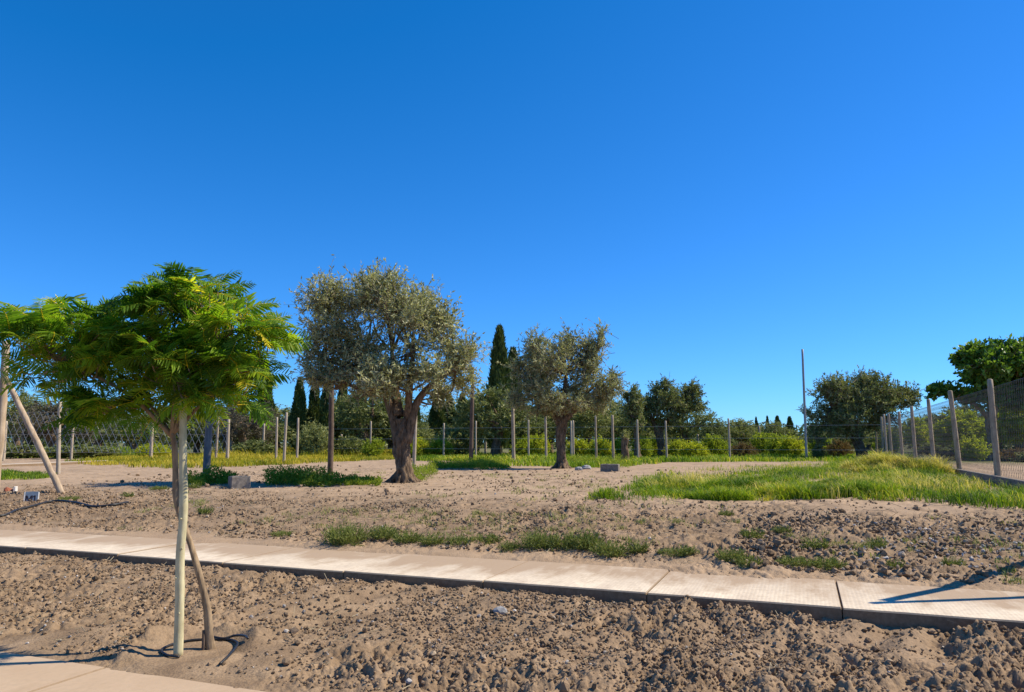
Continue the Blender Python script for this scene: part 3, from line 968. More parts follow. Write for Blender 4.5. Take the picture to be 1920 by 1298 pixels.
def brick():
    p = ongnd(18, 926, .55); z = hz(p[0], p[1]); p = ongnd(18, 926, z)
    root = empty('brick', (p[0], p[1], z), 'broken red brick with a white end, lying near the left edge', 'brick')
    g = np.random.default_rng(9)
    V, T = ico2()
    mb = MB(); mb.add(V * (1 + g.normal(0, .12, (len(V), 1))) * np.array([.10, .08, .085]) + np.array([-.04, 0, .06]), None, T)
    mb.build('lump', M['brick'], root)
    mb = MB(); box(mb, (.11, .02, .075), .05, .15, .17, .3, .008); mb.build('end', M['white_wood'], root)
brick()

def block(px, py, z0, sx, sy, sz, rz, label, mat='block'):
    p = ongnd(px, py, z0); z = hz(p[0], p[1]); p = ongnd(px, py, z)
    mb = MB()
    # hollow block: outer shell with two recesses on top
    box(mb, (0, 0, sz / 2), sx, sy, sz, 0, .012)
    for k in (-1, 1):
        box(mb, (k * sx * .22, 0, sz + .004), sx * .36, sy * .6, .012, 0, .003)
    o = mb.build('concrete_block', M[mat])
    o.location = (p[0], p[1], z - .03); o.rotation_euler.z = rz
    tag(o, label, 'block')
block(1144, 884, .6, .62, .3, .27, R(-18), 'grey concrete block lying between second olive and green grass')
block(448, 916, .6, .42, .3, .30, R(35), 'dark block lying in the weeds left of the largest olive')

# ------------------------------------------------------------------ posts
def post_mesh(h, r, g, taper=.85, n=10, bend=.02, sink=.15):
    mb = MB()
    m = 12
    u = np.linspace(0, 1, m)
    P = np.stack([bend * np.sin(u * 3 + g.uniform(0, 3)) * h * .3, bend * np.cos(u * 2.5 + g.uniform(0, 3)) * h * .2, -sink + u * (h + sink)], 1)
    P[:, :2] -= P[0, :2]
    rad = r * (1 + (taper - 1) * u) * (1 + g.normal(0, .03, m))
    P = np.vstack([P, P[-1] + [0, 0, r * .25]]); rad = np.append(rad, rad[-1] * .6)
    tube(mb, P, rad, n)
    return mb
gpost = np.random.default_rng(31)

def lone_post(name, px, pyb, pyt, wpx, mat, label, group=None, Y=None, cat='post', bend=.015):
    if Y is None:
        z = .6
        for _ in range(6):
            p = ongnd(px, pyb, z); z = hz(p[0], p[1])
    else:
        p = onY(px, pyb, Y); z = hz(p[0], Y)
    top = onY(px, pyt, p[1])[2]
    r = wpx / 2 * p[1] / F
    o = post_mesh(top - z, r, gpost, bend=bend).build(name, M[mat], None, True)
    o.location = (p[0], p[1], z); o.rotation_euler = (gpost.normal(0, .012), gpost.normal(0, .012), gpost.uniform(0, 6))
    return tag(o, label, cat, group)

TG = 'tall dark poles standing in the field'
lone_post('tall_pole', 386, 903, 690, 13.5, 'grey_wood', 'thick dark grey pole standing right of the feathery tree trunk', TG)
lone_post('tall_pole', 619, 888, 672, 10.5, 'dark_wood', 'dark brown pole standing left of the largest olive trunk', TG)
lone_post('tall_pole', 883, 866, 690, 8, 'dark_wood', 'dark brown pole standing between the two large olives', TG)
lone_post('fence_post', 776, 880, 762, 7, 'post_wood', 'pale post right behind the largest olive trunk')
lone_post('fence_post', 963, 866, 765, 7, 'fence_wood', 'grey-brown post left of the second large olive trunk')
lone_post('fence_post', 109, 890, 753, 7.5, 'post_wood', 'crooked pale post between the leaning log and the diamond mesh', None, None, 'post', .05)
lone_post('wooden_post', 1512, 853, 655, 4.6, 'steel_pole', 'very tall thin grey pole left of the dark olive at right', None, 44, 'pole', .0)

# posts of the vineyard beyond, one by one
vine = [(40, 805), (405, 783), (433, 803), (458, 800), (493, 795), (518, 783), (533, 774), (557, 784), (640, 815), (910, 800), (940, 805), (1024, 781), (1075, 789), (1118, 780), (1150, 779), (1309, 815), (1425, 800), (1475, 815), (1560, 815)]
for i, (px, pyt) in enumerate(vine):
    Y = float(np.clip(1.45 * F / (830 - pyt), 33, 62))
    dark = px in (405, 1118, 1150, 1425, 1475, 1560)
    o = lone_post('vineyard_post', px, 850, pyt, 5.2 if Y < 40 else 4.6, 'fence_wood' if dark else 'post_wood',
              f'{ORD[i]} from the left of the free-standing thin posts among far bushes', 'thin posts among the far bushes', Y)

def diamond_mesh(mb, A, B, z0, z1, sp_, r, g0=None):
    """wire diamonds between ground points A and B"""
    A, B = np.array(A[:2]), np.array(B[:2])
    L = np.linalg.norm(B - A); d = (B - A) / L; H = z1 - z0
    P0, P1 = [], []
    k = 2
    for x in np.arange(-H / k * 1.0, L, sp_):
        for up in (1, -1):
            x0, x1 = x, x + H / k * 1.0
            za, zb = (z0, z1) if up > 0 else (z1, z0)
            a, b = max(x0, 0), min(x1, L)
            if b <= a: continue
            zA = za + (zb - za) * (a - x0) / (x1 - x0); zB = za + (zb - za) * (b - x0) / (x1 - x0)
            ga = A + d * a; gb = A + d * b
            P0.append([ga[0], ga[1], zA]); P1.append([gb[0], gb[1], zB])
    segs(mb, P0, P1, r)

# right chain-link fence
def right_fence():
    D = np.array([.369, .929])
    P0 = ongnd(1873, 911, .6)[:2]
    root = empty('chain_link_fence', (P0[0], P0[1], .6), 'chain-link fence on grey wooden posts along the right side of the grass', 'fence')
    inv = np.array([P0[0], P0[1], .6])
    pos = [P0 + D * 4.75 * k for k in range(-1, 8)]
    for k, p in enumerate(pos):
        z = min(hz(p[0], p[1]), .66)
        mb = post_mesh(2.45 + gpost.uniform(-.05, .05), .072, gpost, .85, 12, .012, .3)
        o = mb.build('post', M['fence_wood'], root, True)
        o.location = (p[0] - inv[0], p[1] - inv[1], z - .6); o.rotation_euler = (gpost.normal(0, .012), gpost.normal(0, .016), gpost.uniform(0, 6))
    A, B = pos[0] - inv[:2], pos[-1] - inv[:2]
    mb = MB(); diamond_mesh(mb, A + [.09, -.03], B + [.09, -.03], .06, 2.32, .15, .0030)
    mb.build('wire_mesh', M['rusty_wire'], root)
    mb = MB()
    for zz in (.08, .8, 1.55, 2.32):
        segs(mb, [[A[0] + .095, A[1] - .03, zz]], [[B[0] + .095, B[1] - .03, zz]], .005)
    mb.build('tension_wire', M['rusty_wire'], root)
    # concrete plinth along the foot
    mb = MB()
    L = np.linalg.norm(B - A); mid = (A + B) / 2
    box(mb, (mid[0] - .10, mid[1] + .04, .08), .10, L, .32, math.atan2(-D[0], D[1]), .01)
    mb.build('plinth', M['block'], root)
right_fence()

# far wire fence of the back boundary
def back_fence():
    A0 = np.array([20.3, 40.0])
    root = empty('wire_fence', (A0[0], A0[1], .6), 'long low wire fence on thin pale posts behind the two large olives', 'fence')
    pts = []
    for px, pyt in ((1655, 0), (1364, 0), (1247, 0), (1194, 0), (1070, 0), (991, 0), (893, 0), (833, 0), (697, 0), (627, 0)):
        k = (px - 960) / F * 1.0
        # ray and boundary line meet
        t = (A0[0] - k * A0[1]) / (.932 + k * .363)
        p = A0 + t * np.array([-.932, .363])
        pts.append(p)
    for p in pts:
        z = hz(p[0], p[1])
        o = post_mesh(2.4 + gpost.uniform(-.12, .12), .062, gpost, .9, 8, .012).build('post', M['post_wood'], root, True)
        o.location = (p[0] - A0[0], p[1] - A0[1], z - .6)
    for zz in (.6, 1.25, 1.95):
        mb = MB()
        a = pts[0] - A0; b = pts[-1] - A0
        segs(mb, [[a[0], a[1] - .08, zz]], [[b[0], b[1] - .08, zz]], .008)
        mb.build('wire', M['wire'], root)
back_fence()

def left_fence():
    Y = 42.0
    root = empty('wire_mesh_fence', (onY(150, 850, Y)[0], Y, .6), 'wire fence of wide diamond mesh on pale posts behind the feathery tree', 'fence')
    x0 = root.location.x
    for px in (-70, 8, 135, 284, 427):
        x = onY(px, 840, Y)[0]
        o = post_mesh(2.3 + gpost.uniform(-.1, .1), .10 if px != 135 else .075, gpost, .9, 8, .02).build('post', M['post_wood'], root, True)
        o.location = (x - x0, 0, hz(x, Y) - .6)
    a, b = onY(-70, 840, Y)[0] - x0, onY(427, 840, Y)[0] - x0
    mb = MB(); diamond_mesh(mb, (a, -.12), (b, -.12), .45, 2.7, .36, .0095)
    mb.build('wire_mesh', M['wire'], root)
    mb = MB()
    for zz in (.45, 1.45, 2.7):
        segs(mb, [[a, -.13, zz]], [[b, -.13, zz]], .008)
    mb.build('tension_wire', M['wire'], root)
left_fence()

# far pale kerb at the left
mb = MB()
a, b = ongnd(-60, 878, .6), ongnd(205, 867, .6)
dd = (b - a)[:2]; L = np.linalg.norm(dd)
box(mb, ((a[0] + b[0]) / 2, (a[1] + b[1]) / 2, .63), L, .5, .16, math.atan2(dd[1], dd[0]), .02)
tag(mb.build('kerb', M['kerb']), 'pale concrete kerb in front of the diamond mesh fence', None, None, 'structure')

# braced posts: the one at the left edge, the one just outside at the right (its shadow crosses the path)
def log(name, P, r0, r1, label, cat, group=None, n=26):
    mb = MB()
    g = np.random.default_rng(len(label))
    Pp = resample(P, n) + g.normal(0, .004, (n, 3))
    tube(mb, Pp, np.linspace(r0, r1, n) * (1 + g.normal(0, .035, n)), 12)
    return tag(mb.build(name, M['log_wood'], None, True), label, cat, group)
Yb = 16.45
t_ = onY(12, 640, Yb); m_ = onY(3, 780, Yb); f_ = onY(-12, 935, Yb)
log('leaning_post', [f_ + [0, 0, -.2], m_, t_], .098, .076, 'thick pale wooden post at the left edge of the picture', 'post')
log('brace_pole', [onY(118, 932, Yb - .12), onY(72, 835, Yb - .12), onY(38, 765, Yb - .11), onY(7, 700, Yb - .13)], .070, .054, 'long brown log propped slantwise against the thick post at left', 'pole')
sh = np.array([-.985, -.155]); sun_el = R(46)
tip = np.array([3.08, 6.52])
hp = 2.55
off = (hp - .26) / math.tan(sun_el)
tp = np.array([*(tip - sh * off), hp])
log('leaning_post', [[tp[0] + .02, tp[1] + .05, .1], [tp[0], tp[1], 1.2], tp], .055, .04, 'thin pale post outside the right edge, casting the lower shadow line', 'post')
e = np.array([5.36, 7.97]); dv = (e - tip) / np.linalg.norm(e - tip)
fb = tip + dv * 4.6
log('brace_pole', [[fb[0], fb[1], hz(fb[0], fb[1]) - .1], [(fb[0] + tp[0]) / 2, (fb[1] + tp[1]) / 2, (tp[2] + .3) / 2], [tp[0] + .02, tp[1] + .07, tp[2] - .12]], .075, .05, 'log propped against the post outside the right edge, casting the slanting shadow', 'pole')

# ------------------------------------------------------------------ generic leafy crown
def crown(mb, mtw, lobes, ntw, nleaf, L, W, g, tint=.5, up=.35, tl=(.4, .8), shell=.5, radial=1.0, droop=.0, tw_r=.006):
    """twigs fan out inside the lobes, leaves sit along them. lobes: centre, radii, weight"""
    ws = np.array([l[2] for l in lobes], float); ws /= ws.sum()
    li = g.choice(len(lobes), ntw, p=ws)
    c = np.array([l[0] for l in lobes], float)[li]; r = np.array([l[1] for l in lobes], float)[li]
    d = norm(g.normal(size=(ntw, 3)))
    q = g.uniform(shell ** 3, 1, ntw) ** (1 / 3.)
    P = c + d * r * q[:, None]
    D = norm(d * radial + g.normal(0, .45, (ntw, 3)) + np.array([0, 0, up]))
    TL = g.uniform(tl[0], tl[1], ntw)
    base = P - D * (TL * .6)[:, None]
    bendv = g.normal(0, .18, (ntw, 3)) + np.array([0, 0, -droop])
    mid = base + D * (TL * .5)[:, None]
    tip = base + D * TL[:, None] + bendv * TL[:, None] * .5
    if mtw is not None:
        segs(mtw, base, mid, tw_r); segs(mtw, mid, tip, tw_r * .6)
    tt = np.clip(g.normal(tint, .17, ntw), 0, 1)
    k = np.repeat(np.arange(ntw), nleaf)
    u = g.uniform(.15, 1.05, len(k))[:, None]
    b0, m0, t0 = base[k], mid[k], tip[k]
    Q = np.where(u < .5, b0 + (m0 - b0) * u * 2, m0 + (t0 - m0) * (u - .5) * 2)
    DD = norm(D[k] * .7 + g.normal(0, .75, (len(k), 3)) + np.array([0, 0, .1]))
    leaves(mb, Q, DD, g.uniform(L * .7, L * 1.3, len(k)), g.uniform(W * .7, W * 1.3, len(k)), np.clip(tt[k] + g.normal(0, .15, len(k)), 0, 1), g)
    return P

def gnarl(g):
    ph = g.uniform(0, 6.28, 5)
    sd = int(g.integers(1000))
    def f(i, th):
        nz = vn(np.cos(th) * 2.4 + 40 + .06 * i, np.sin(th) * 2.4 + .08 * i + 9, sd) + .7 * vn(np.cos(th) * 5.5 + 40 + .12 * i, np.sin(th) * 5.5 + .16 * i + 70, sd + 1)
        return .82 + .46 * (nz - .85) + .18 * (1 + .16 * np.sin(3 * th + i * .16 + ph[0]) + .12 * np.sin(5 * th - i * .22 + ph[1]) + .08 * np.sin(8 * th + i * .5 + ph[2])
                + .06 * np.sin(13 * th + i * .9 + ph[3]) + .05 * math.sin(i * .8 + ph[4]))
    return f

def big_olive(name, label, cat, Yd, base_px, trunk_pts, limbs, lobes_px, ntw, nleaf, L, W, seed, leafmat, tint=.5, roots=6, root_r=.12, up=.35, tl=(.45, .9), barkmat='olive_bark', group=None, depth=1.0, shell=.45, shoots_=0, nsub=5, fsub=(.38, .62)):
    g = np.random.default_rng(seed)
    bx = onY(*base_px, Yd)
    zb = hz(bx[0], Yd)
    org = np.array([bx[0], Yd, zb])
    root = empty(name, org, label, cat, group)
    Wp = lambda px, py, dy=0: onY(px, py, Yd + dy) - org
    k = Yd / F
    mt = MB()
    pts = [Wp(*p) for p in trunk_pts[0]]
    pts[0][2] = -.15
    n = 80
    rad = np.interp(np.linspace(0, 1, n), np.linspace(0, 1, len(trunk_pts[1])), np.array(trunk_pts[1]) * k / 2)
    tube(mt, resample(pts, n), rad, 48, gnarl(g))
    for r_ in range(roots):
        a = 6.28 * r_ / roots + g.uniform(-.3, .3)
        dr = np.array([math.cos(a), math.sin(a), 0])
        R0 = rad[0] * .62
        ln = R0 * g.uniform(.7, 1.9)
        tube(mt, resample([dr * R0 * .5 + [0, 0, rad[0] * .9], dr * (R0 + ln * .35) + [0, 0, rad[0] * .25], dr * (R0 + ln) + [0, 0, -.03], dr * (R0 + ln * 1.5) + [0, 0, -.12]], 14), np.linspace(root_r * 1.4, root_r * .35, 14), 12, gnarl(g))
    tips = []
    for pl, r0, r1, dy in limbs:
        P = [Wp(px, py, dy * i / max(1, len(pl) - 1)) for i, (px, py) in enumerate(pl)]
        m = 22
        tube(mt, resample(P, m), np.linspace(r0 * k / 2, r1 * k / 2, m), 16, gnarl(g))
        tips.append(P[-1]); tips.append(P[len(P) // 2])
    tips = np.array(tips)
    lobes = [(Wp(px, py, dy), (rx * k, rx * k * depth if rd is None else rd, ry * k), w) for (px, py, rx, ry, dy, rd, w) in lobes_px]
    mc, mtw = MB(), MB()
    sub = []
    for c_, r_, w_ in lobes:
        ns = nsub
        for _ in range(ns):
            d_ = norm(g.normal(size=3))
            f_ = g.uniform(*fsub)
            sub.append((np.array(c_) + d_ * np.array(r_) * g.uniform(.45, .85), np.array(r_) * f_, w_ * f_ ** 1.6))
    P = crown(mc, mtw, sub, ntw, nleaf, L, W, g, tint, up, tl, .2, 1.0, .0, .006 * Yd / 18)
    if shoots_:
        # long upright shoots on the upper outline
        top = P[P[:, 2] > np.percentile(P[:, 2], 62)]
        q = top[g.choice(len(top), shoots_)]
        cz = q + np.array([0, 0, .1])
        crown(mc, mtw, [(c, (.12, .12, .12), 1) for c in cz], shoots_ * 2, 15, L, W, g, tint, 1.1, (tl[1] * .8, tl[1] * 1.35), .1, .5, 0, .006 * Yd / 18)
    # secondary boughs from limb tips to the crown
    sel = g.choice(len(P), min(len(P), 70), replace=False)
    for i in sel:
        q = tips[np.argmin(np.linalg.norm(tips - P[i], axis=1))]
        mid = (q + P[i]) / 2 + g.normal(0, .12, 3)
        tube(mt, resample([q, mid, P[i]], 7), np.linspace(.035, .008, 7) * (Yd / 18) ** .5, 5, None, .5, False)
    tr = mt.build('trunk', M[barkmat], root, True)
    mtw.build('twigs', M['twig'], tr)
    mc.build('crown', M[leafmat], root)
    return root

big_olive('olive_tree', 'largest olive with wide grey-green crown and thick gnarled trunk on bare soil', 'tree', 18.93, (757, 905),
          ([(757, 908), (758, 885), (753, 850), (757, 815), (755, 785)], [42, 31, 27, 29, 26]),
          [([(748, 835), (740, 790), (727, 748), (708, 705), (680, 672)], 21, 8, .3), ([(762, 830), (772, 790), (784, 752), (815, 716), (856, 690)], 20, 8, -.2), ([(748, 780), (742, 735), (735, 660)], 20, 8, .6), ([(766, 785), (768, 735), (775, 660)], 18, 8, -.6),
           ([(720, 730), (660, 690), (600, 672)], 18, 7, .3), ([(735, 740), (690, 735), (640, 715)], 14, 5, -.4)],
          [(720, 625, 105, 75, 0, 1.5, 5), (635, 600, 62, 72, .3, .9, 2.4), (700, 548, 70, 36, 0, 1.0, 1.8), (800, 620, 62, 62, -.2, 1.0, 2.2), (856, 668, 40, 52, 0, .7, 1.4), (595, 640, 32, 46, 0, .6, 1.0), (770, 695, 66, 34, -.5, .9, 1.5), (660, 695, 66, 34, .1, .9, 1.4), (780, 572, 50, 36, .2, .8, 1.1), (620, 545, 26, 26, .3, .5, .4), (870, 722, 28, 22, .1, .5, .5), (690, 728, 40, 22, -.3, .6, .6), (600, 700, 26, 26, 0, .5, .35), (705, 528, 36, 18, 0, .5, .5), (820, 735, 40, 18, .6, .6, .5), (735, 712, 60, 30, -.9, .7, 1.5), (800, 705, 50, 34, -.8, .6, 1.0), (600, 690, 34, 36, -.2, .6, .7)],
          2350, 16, .115, .037, 101, 'olive_leaf', .58, 7, .065, .32, (.45, 1.0), shoots_=75)
big_olive('olive_tree', 'second large olive with ragged grey-green crown, beside the concrete block', 'tree', 29.4, (1053, 878),
          ([(1053, 880), (1053, 860), (1051, 835), (1052, 805), (1058, 780)], [27, 17, 15, 17, 16]),
          [([(1055, 790), (1070, 765), (1100, 740)], 14, 6, 0), ([(1050, 795), (1035, 768), (1010, 740)], 14, 6, .3), ([(1055, 780), (1058, 740), (1062, 700)], 12, 5, -.4), ([(1062, 785), (1090, 760), (1130, 745)], 12, 4, .2)],
          [(1050, 705, 66, 55, 0, 1.6, 4), (995, 695, 36, 58, .3, 1.0, 2.2), (1112, 695, 36, 52, 0, .9, 2), (1072, 650, 32, 28, 0, .8, 1.1), (1000, 648, 22, 26, 0, .6, .6), (1122, 648, 16, 28, 0, .5, .5), (1005, 758, 42, 20, -.4, .9, 1.2), (1110, 755, 46, 24, -.2, .9, 1.3), (1150, 720, 16, 26, 0, .5, .5), (1050, 762, 34, 16, .5, .7, .6), (1060, 745, 50, 24, -1.0, .7, 1.2), (1000, 735, 40, 26, -.6, .7, .9), (1120, 735, 36, 26, -.5, .7, .8)],
          1750, 16, .135, .042, 102, 'olive_leaf', .50, 6, .07, .38, (.5, 1.1), shoots_=60)
big_olive('olive_tree', 'dark green olive with slender leaning trunk, right of the stump', 'tree', 52.0, (1241, 856),
          ([(1243, 857), (1241, 838), (1236, 818), (1232, 800)], [22, 14, 13, 13]),
          [([(1236, 815), (1250, 790), (1275, 770)], 9, 4, 0), ([(1232, 805), (1222, 785), (1215, 765)], 9, 4, .3)],
          [(1245, 762, 44, 32, 0, 1.6, 4), (1238, 722, 18, 20, 0, .7, 1), (1290, 748, 22, 22, 0, .8, 1.2), (1205, 775, 20, 26, 0, .8, 1), (1300, 730, 10, 12, 0, .4, .3), (1310, 762, 12, 10, 0, .5, .3), (1250, 790, 34, 16, .2, 1.0, .9), (1262, 765, 34, 24, -.7, .8, 1.2)],
          850, 20, .20, .062, 103, 'olive_dark', .55, 3, .08, .4, (.5, 1.1), nsub=6, fsub=(.42, .66), shoots_=14)
big_olive('olive_tree', 'small dark olive crown with short pale-sided stump in front', 'tree', 48.0, (1196, 858),
          ([(1196, 858), (1194, 830), (1192, 800)], [12, 8, 8]), [([(1192, 810), (1186, 785), (1180, 765)], 6, 3, 0)],
          [(1186, 765, 18, 30, 0, .9, 2), (1180, 740, 12, 16, 0, .5, .8), (1195, 785, 20, 18, 0, .8, 1)], 260, 20, .19, .056, 104, 'olive_dark', .55, 3, .1, .3, (.4, .9))
big_olive('olive_tree', 'broad dark olive beside the very tall thin pole', 'tree', 46.0, (1617, 856),
          ([(1620, 858), (1612, 838), (1602, 815), (1598, 795)], [24, 16, 15, 14]),
          [([(1603, 815), (1585, 785), (1560, 765)], 10, 4, 0), ([(1600, 800), (1618, 778), (1635, 755)], 9, 3, .3)],
          [(1595, 765, 58, 36, 0, 1.9, 4), (1560, 735, 32, 28, 0, 1.0, 1.5), (1640, 735, 42, 30, 0, 1.2, 2), (1672, 755, 26, 24, 0, .8, 1.0), (1530, 775, 18, 18, 0, .7, .4), (1622, 712, 16, 10, 0, .5, .4), (1565, 800, 26, 20, 0, .8, .9), (1605, 765, 40, 34, -.6, 1.0, 2.0), (1615, 735, 40, 30, -.2, 1.0, 2.0), (1700, 748, 24, 22, .2, .8, .9), (1660, 785, 26, 18, -.2, .8, .8), (1600, 812, 26, 16, .3, .8, .7), (1645, 795, 26, 18, 0, .8, .8), (1535, 812, 20, 20, .3, .8, .6)],
          1900, 19, .19, .060, 105, 'olive_dark', .6, 3, .08, .45, (.5, 1.1), nsub=8, fsub=(.48, .75), shoots_=20)

# cut stump
def stump():
    Yd = 37.5
    p = onY(1172, 864, Yd); z = hz(p[0], Yd)
    root = empty('tree_stump', (p[0], Yd, z), 'tall narrow cut stump standing between two olives, dark on its left side', 'stump')
    g = np.random.default_rng(8)
    mb = MB()
    tube(mb, resample([[0, 0, -.1], [.02, 0, .4], [-.03, 0, .8], [.03, 0, 1.2]], 20), np.interp(np.linspace(0, 1, 20), [0, .2, 1], [.26, .19, .17]), 20, gnarl(g))
    for a, l in ((.6, .3), (2.4, .35), (4, .22)):
        tube(mb, [[.03, 0, 1.1], [.03 + .15 * math.cos(a), .15 * math.sin(a), 1.1 + l]], [.08, .05], 8, gnarl(g))
    mb.build('trunk', M['olive_bark'], root, True)
    mc = MB(); crown(mc, None, [((0, 0, 1.35), (.22, .22, .2), 1)], 26, 14, .12, .035, g, .6, .6, (.2, .4))
    mc.build('shoots', M['olive_pale'], root)
stump()

# ------------------------------------------------------------------ background kinds: unit trees, copied
def bg_tree(name, seed, leafmat, lobes, ntw, nleaf, L, W, trunk_h, tr, tint=.5, up=.3, tl=(.5, 1.0), lean=.3, bark='olive_bark', trunkname='trunk'):
    g = np.random.default_rng(seed)
    root = empty(name, (0, 0, 0), 'tree', 'tree')
    mt = MB()
    tube(mt, resample([[0, 0, -.2], [lean * .3, 0, trunk_h * .5], [lean, .1, trunk_h]], 14), np.linspace(tr * 1.3, tr * .8, 14), 12, gnarl(g))
    for k in range(4):
        a = 1.57 * k + g.uniform(-.4, .4)
        c = np.array(lobes[k % len(lobes)][0])
        tube(mt, resample([[lean, .1, trunk_h - .1], [lean + .5 * math.cos(a), .1 + .5 * math.sin(a), trunk_h + .6], c + g.normal(0, .2, 3)], 9), np.linspace(tr * .6, tr * .2, 9), 7)
    mt.build('trunk', M[bark], root, True)
    mc = MB()
    crown(mc, None, lobes, ntw, nleaf, L, W, g, tint, up, tl, .35)
    mc.build('crown', M[leafmat], root)
    return root

PROTO = {}
OL = [((0, 0, 2.9), (1.7, 1.7, 1.2), 4), ((1.3, .2, 2.6), (.9, .9, .8), 1.6), ((-1.3, -.2, 2.7), (.9, .9, .9), 1.6), ((.3, 0, 3.9), (.9, .9, .6), 1.3), ((-.6, .3, 1.7), (1.1, 1.1, .5), 1), ((.9, -.3, 1.7), (.9, .9, .5), 1)]
PROTO['olive'] = lambda: bg_tree('olive_tree', 201, 'olive_pale', OL, 430, 18, .21, .065, 1.7, .2)
PROTO['dark'] = lambda: bg_tree('olive_tree', 202, 'olive_dark', OL, 470, 18, .21, .065, 1.6, .2, .5, .3, (.5, 1), -.3)
PROTO['brown'] = lambda: bg_tree('olive_tree', 203, 'olive_brown', OL, 360, 18, .20, .055, 1.8, .24, .5, .25, (.6, 1.2), .6)
BU = [((0, 0, .9), (1.2, 1.1, .8), 3), ((.8, .2, .8), (.7, .7, .6), 1), ((-.8, 0, .75), (.7, .7, .55), 1), ((.1, 0, 1.5), (.7, .7, .4), 1)]
PROTO['palebush'] = lambda: bg_tree('round_bush', 204, 'olive_pale', BU, 330, 18, .17, .055, .5, .08, .55, .4, (.4, .8), .05)
PROTO['shrub'] = lambda: bg_tree('shrub', 205, 'shrub', BU, 300, 16, .18, .07, .5, .05, .55, .5, (.4, .9), .05)
PROTO['yellow'] = lambda: bg_tree('shrub', 206, 'yellow', BU, 300, 16, .18, .07, .5, .05, .5, .5, (.4, .9), .05)
PROTO['autumn'] = lambda: bg_tree('shrub', 207, 'autumn', BU, 260, 16, .18, .06, .4, .05, .5, .5, (.4, .9), .05)
PROTO['darkshrub'] = lambda: bg_tree('shrub', 208, 'olive_dark', BU, 300, 16, .2, .08, .5, .05, .5, .5, (.4, .9), .05)
PROTO['yellowtree'] = lambda: bg_tree('leafy_tree', 209, 'yellow', OL, 420, 16, .26, .10, 1.6, .14, .4, .3, (.5, 1), .1)
SIZE = {'olive': (4.9, 4.75), 'dark': (4.9, 4.75), 'brown': (4.9, 4.8), 'yellowtree': (4.9, 4.75), 'palebush': (3.3, 2.25), 'shrub': (3.3, 2.25), 'yellow': (3.3, 2.25), 'autumn': (3.3, 2.25), 'darkshrub': (3.3, 2.25)}
first = {}
def put(kind, px, pytop, wpx, Y, label, cat='tree', group=None):
    if kind not in first:
        o = first[kind] = PROTO[kind]()
    else:
        o = copy_tree(first[kind])
    x = onY(px, 840, Y)[0]; z = hz(x, Y)
    top = onY(px, pytop, Y)[2]
    w = wpx * Y / F * (1.2 if cat == 'tree' else 1.25)
    o.location = (x, Y, z)
    o.scale = (w / SIZE[kind][0], w / SIZE[kind][0], (top - z) / SIZE[kind][1])
    o.rotation_euler = (0, 0, rng.uniform(0, 6.28))
    return tag(o, label, cat, group)

G1 = 'olive trees of the orchard beyond the wire fences'
put('brown', 462, 742, 130, 60, 'grey-brown olive with bare dark trunk behind the thin posts', 'tree', G1)
put('dark', 690, 705, 150, 58, 'dark olive right behind the left half of the largest olive', 'tree', G1)
put('dark', 928, 718, 150, 52, 'dark olive with low crown between the two large olives', 'tree', G1)
put('olive', 1105, 738, 130, 60, 'greenish olive just behind the second large olive, right of its trunk', 'tree', G1)
put('olive', 1292, 748, 105, 64, 'pale olive beyond the fence, right behind the dark leaning olive', 'tree', G1)
put('olive', 1385, 783, 100, 66, 'wide pale low olive beyond the fence between dark olive and tall thin pole', 'tree', G1)
put('dark', 1340, 785, 55, 60, 'dark low olive at the left side of the wide pale low olive', 'tree', G1)
put('dark', 255, 768, 150, 56, 'dark olive behind the diamond mesh under the feathery crown', 'tree', G1)
put('brown', 110, 742, 170, 62, 'brownish olive behind the slanting log', 'tree', G1)
put('olive', 30, 728, 100, 72, 'pale yellowish olive behind the thick post at the left edge', 'tree', G1)
put('dark', 370, 772, 120, 64, 'dark low olive right behind the crooked trunk of the feathery tree', 'tree', G1)
put('olive', 560, 765, 110, 72, 'pale olive between feathery crown and the dark pair of cypresses', 'tree', G1)
put('olive', 640, 742, 110, 76, 'pale olive behind the dark brown pole left of the largest olive', 'tree', G1)
put('dark', 790, 790, 110, 74, 'dark low olive right of the largest olive trunk, behind round bushes', 'tree', G1)
put('dark', 1170, 762, 80, 66, 'dark olive behind the tall narrow stump', 'tree', G1)
put('olive', 1450, 788, 70, 80, 'small pale olive below the little far cypresses', 'tree', G1)
put('dark', 1575, 805, 130, 82, 'dark wide olive low behind the tall thin pole', 'tree', G1)
put('dark', 1500, 818, 90, 90, 'low dark olive left of the tall thin pole foot', 'tree', G1)
put('olive', 1660, 800, 90, 66, 'pale olive behind the broad dark olive, at its right foot', 'tree', G1)
more = [('dark', 178, 762, 130, 70), ('olive', 320, 768, 130, 74), ('brown', 425, 768, 110, 72), ('olive', 520, 772, 120, 80), ('dark', 600, 772, 120, 84), ('dark', 668, 752, 120, 72), ('olive', 735, 748, 120, 82), ('dark', 890, 752, 120, 68), ('olive', 965, 765, 120, 72), ('dark', 1030, 748, 130, 66),
        ('olive', 1145, 758, 110, 74), ('dark', 60, 765, 140, 76), ('dark', 1080, 770, 120, 80), ('olive', 830, 782, 120, 90), ('dark', 1000, 790, 110, 60), ('olive', 1195, 782, 90, 82), ('dark', 1255, 795, 90, 84), ('olive', 1630, 800, 110, 88), ('dark', 480, 790, 120, 66), ('dark', 745, 800, 110, 60)]
more.sort(key=lambda a: a[1])
for i, (kind, px, pt, w_, Y) in enumerate(more):
    put(kind, px, pt - 16, w_ * 1.15, Y, f'{ORD[i]} from the left in the second, hazier rank of far olives', 'tree', 'second rank of far olives')
G2 = 'trees and bushes behind the chain-link fence'
put('yellowtree', 1722, 782, 70, 62, 'yellow-green tree behind the far end of the chain-link fence', 'tree', G2)
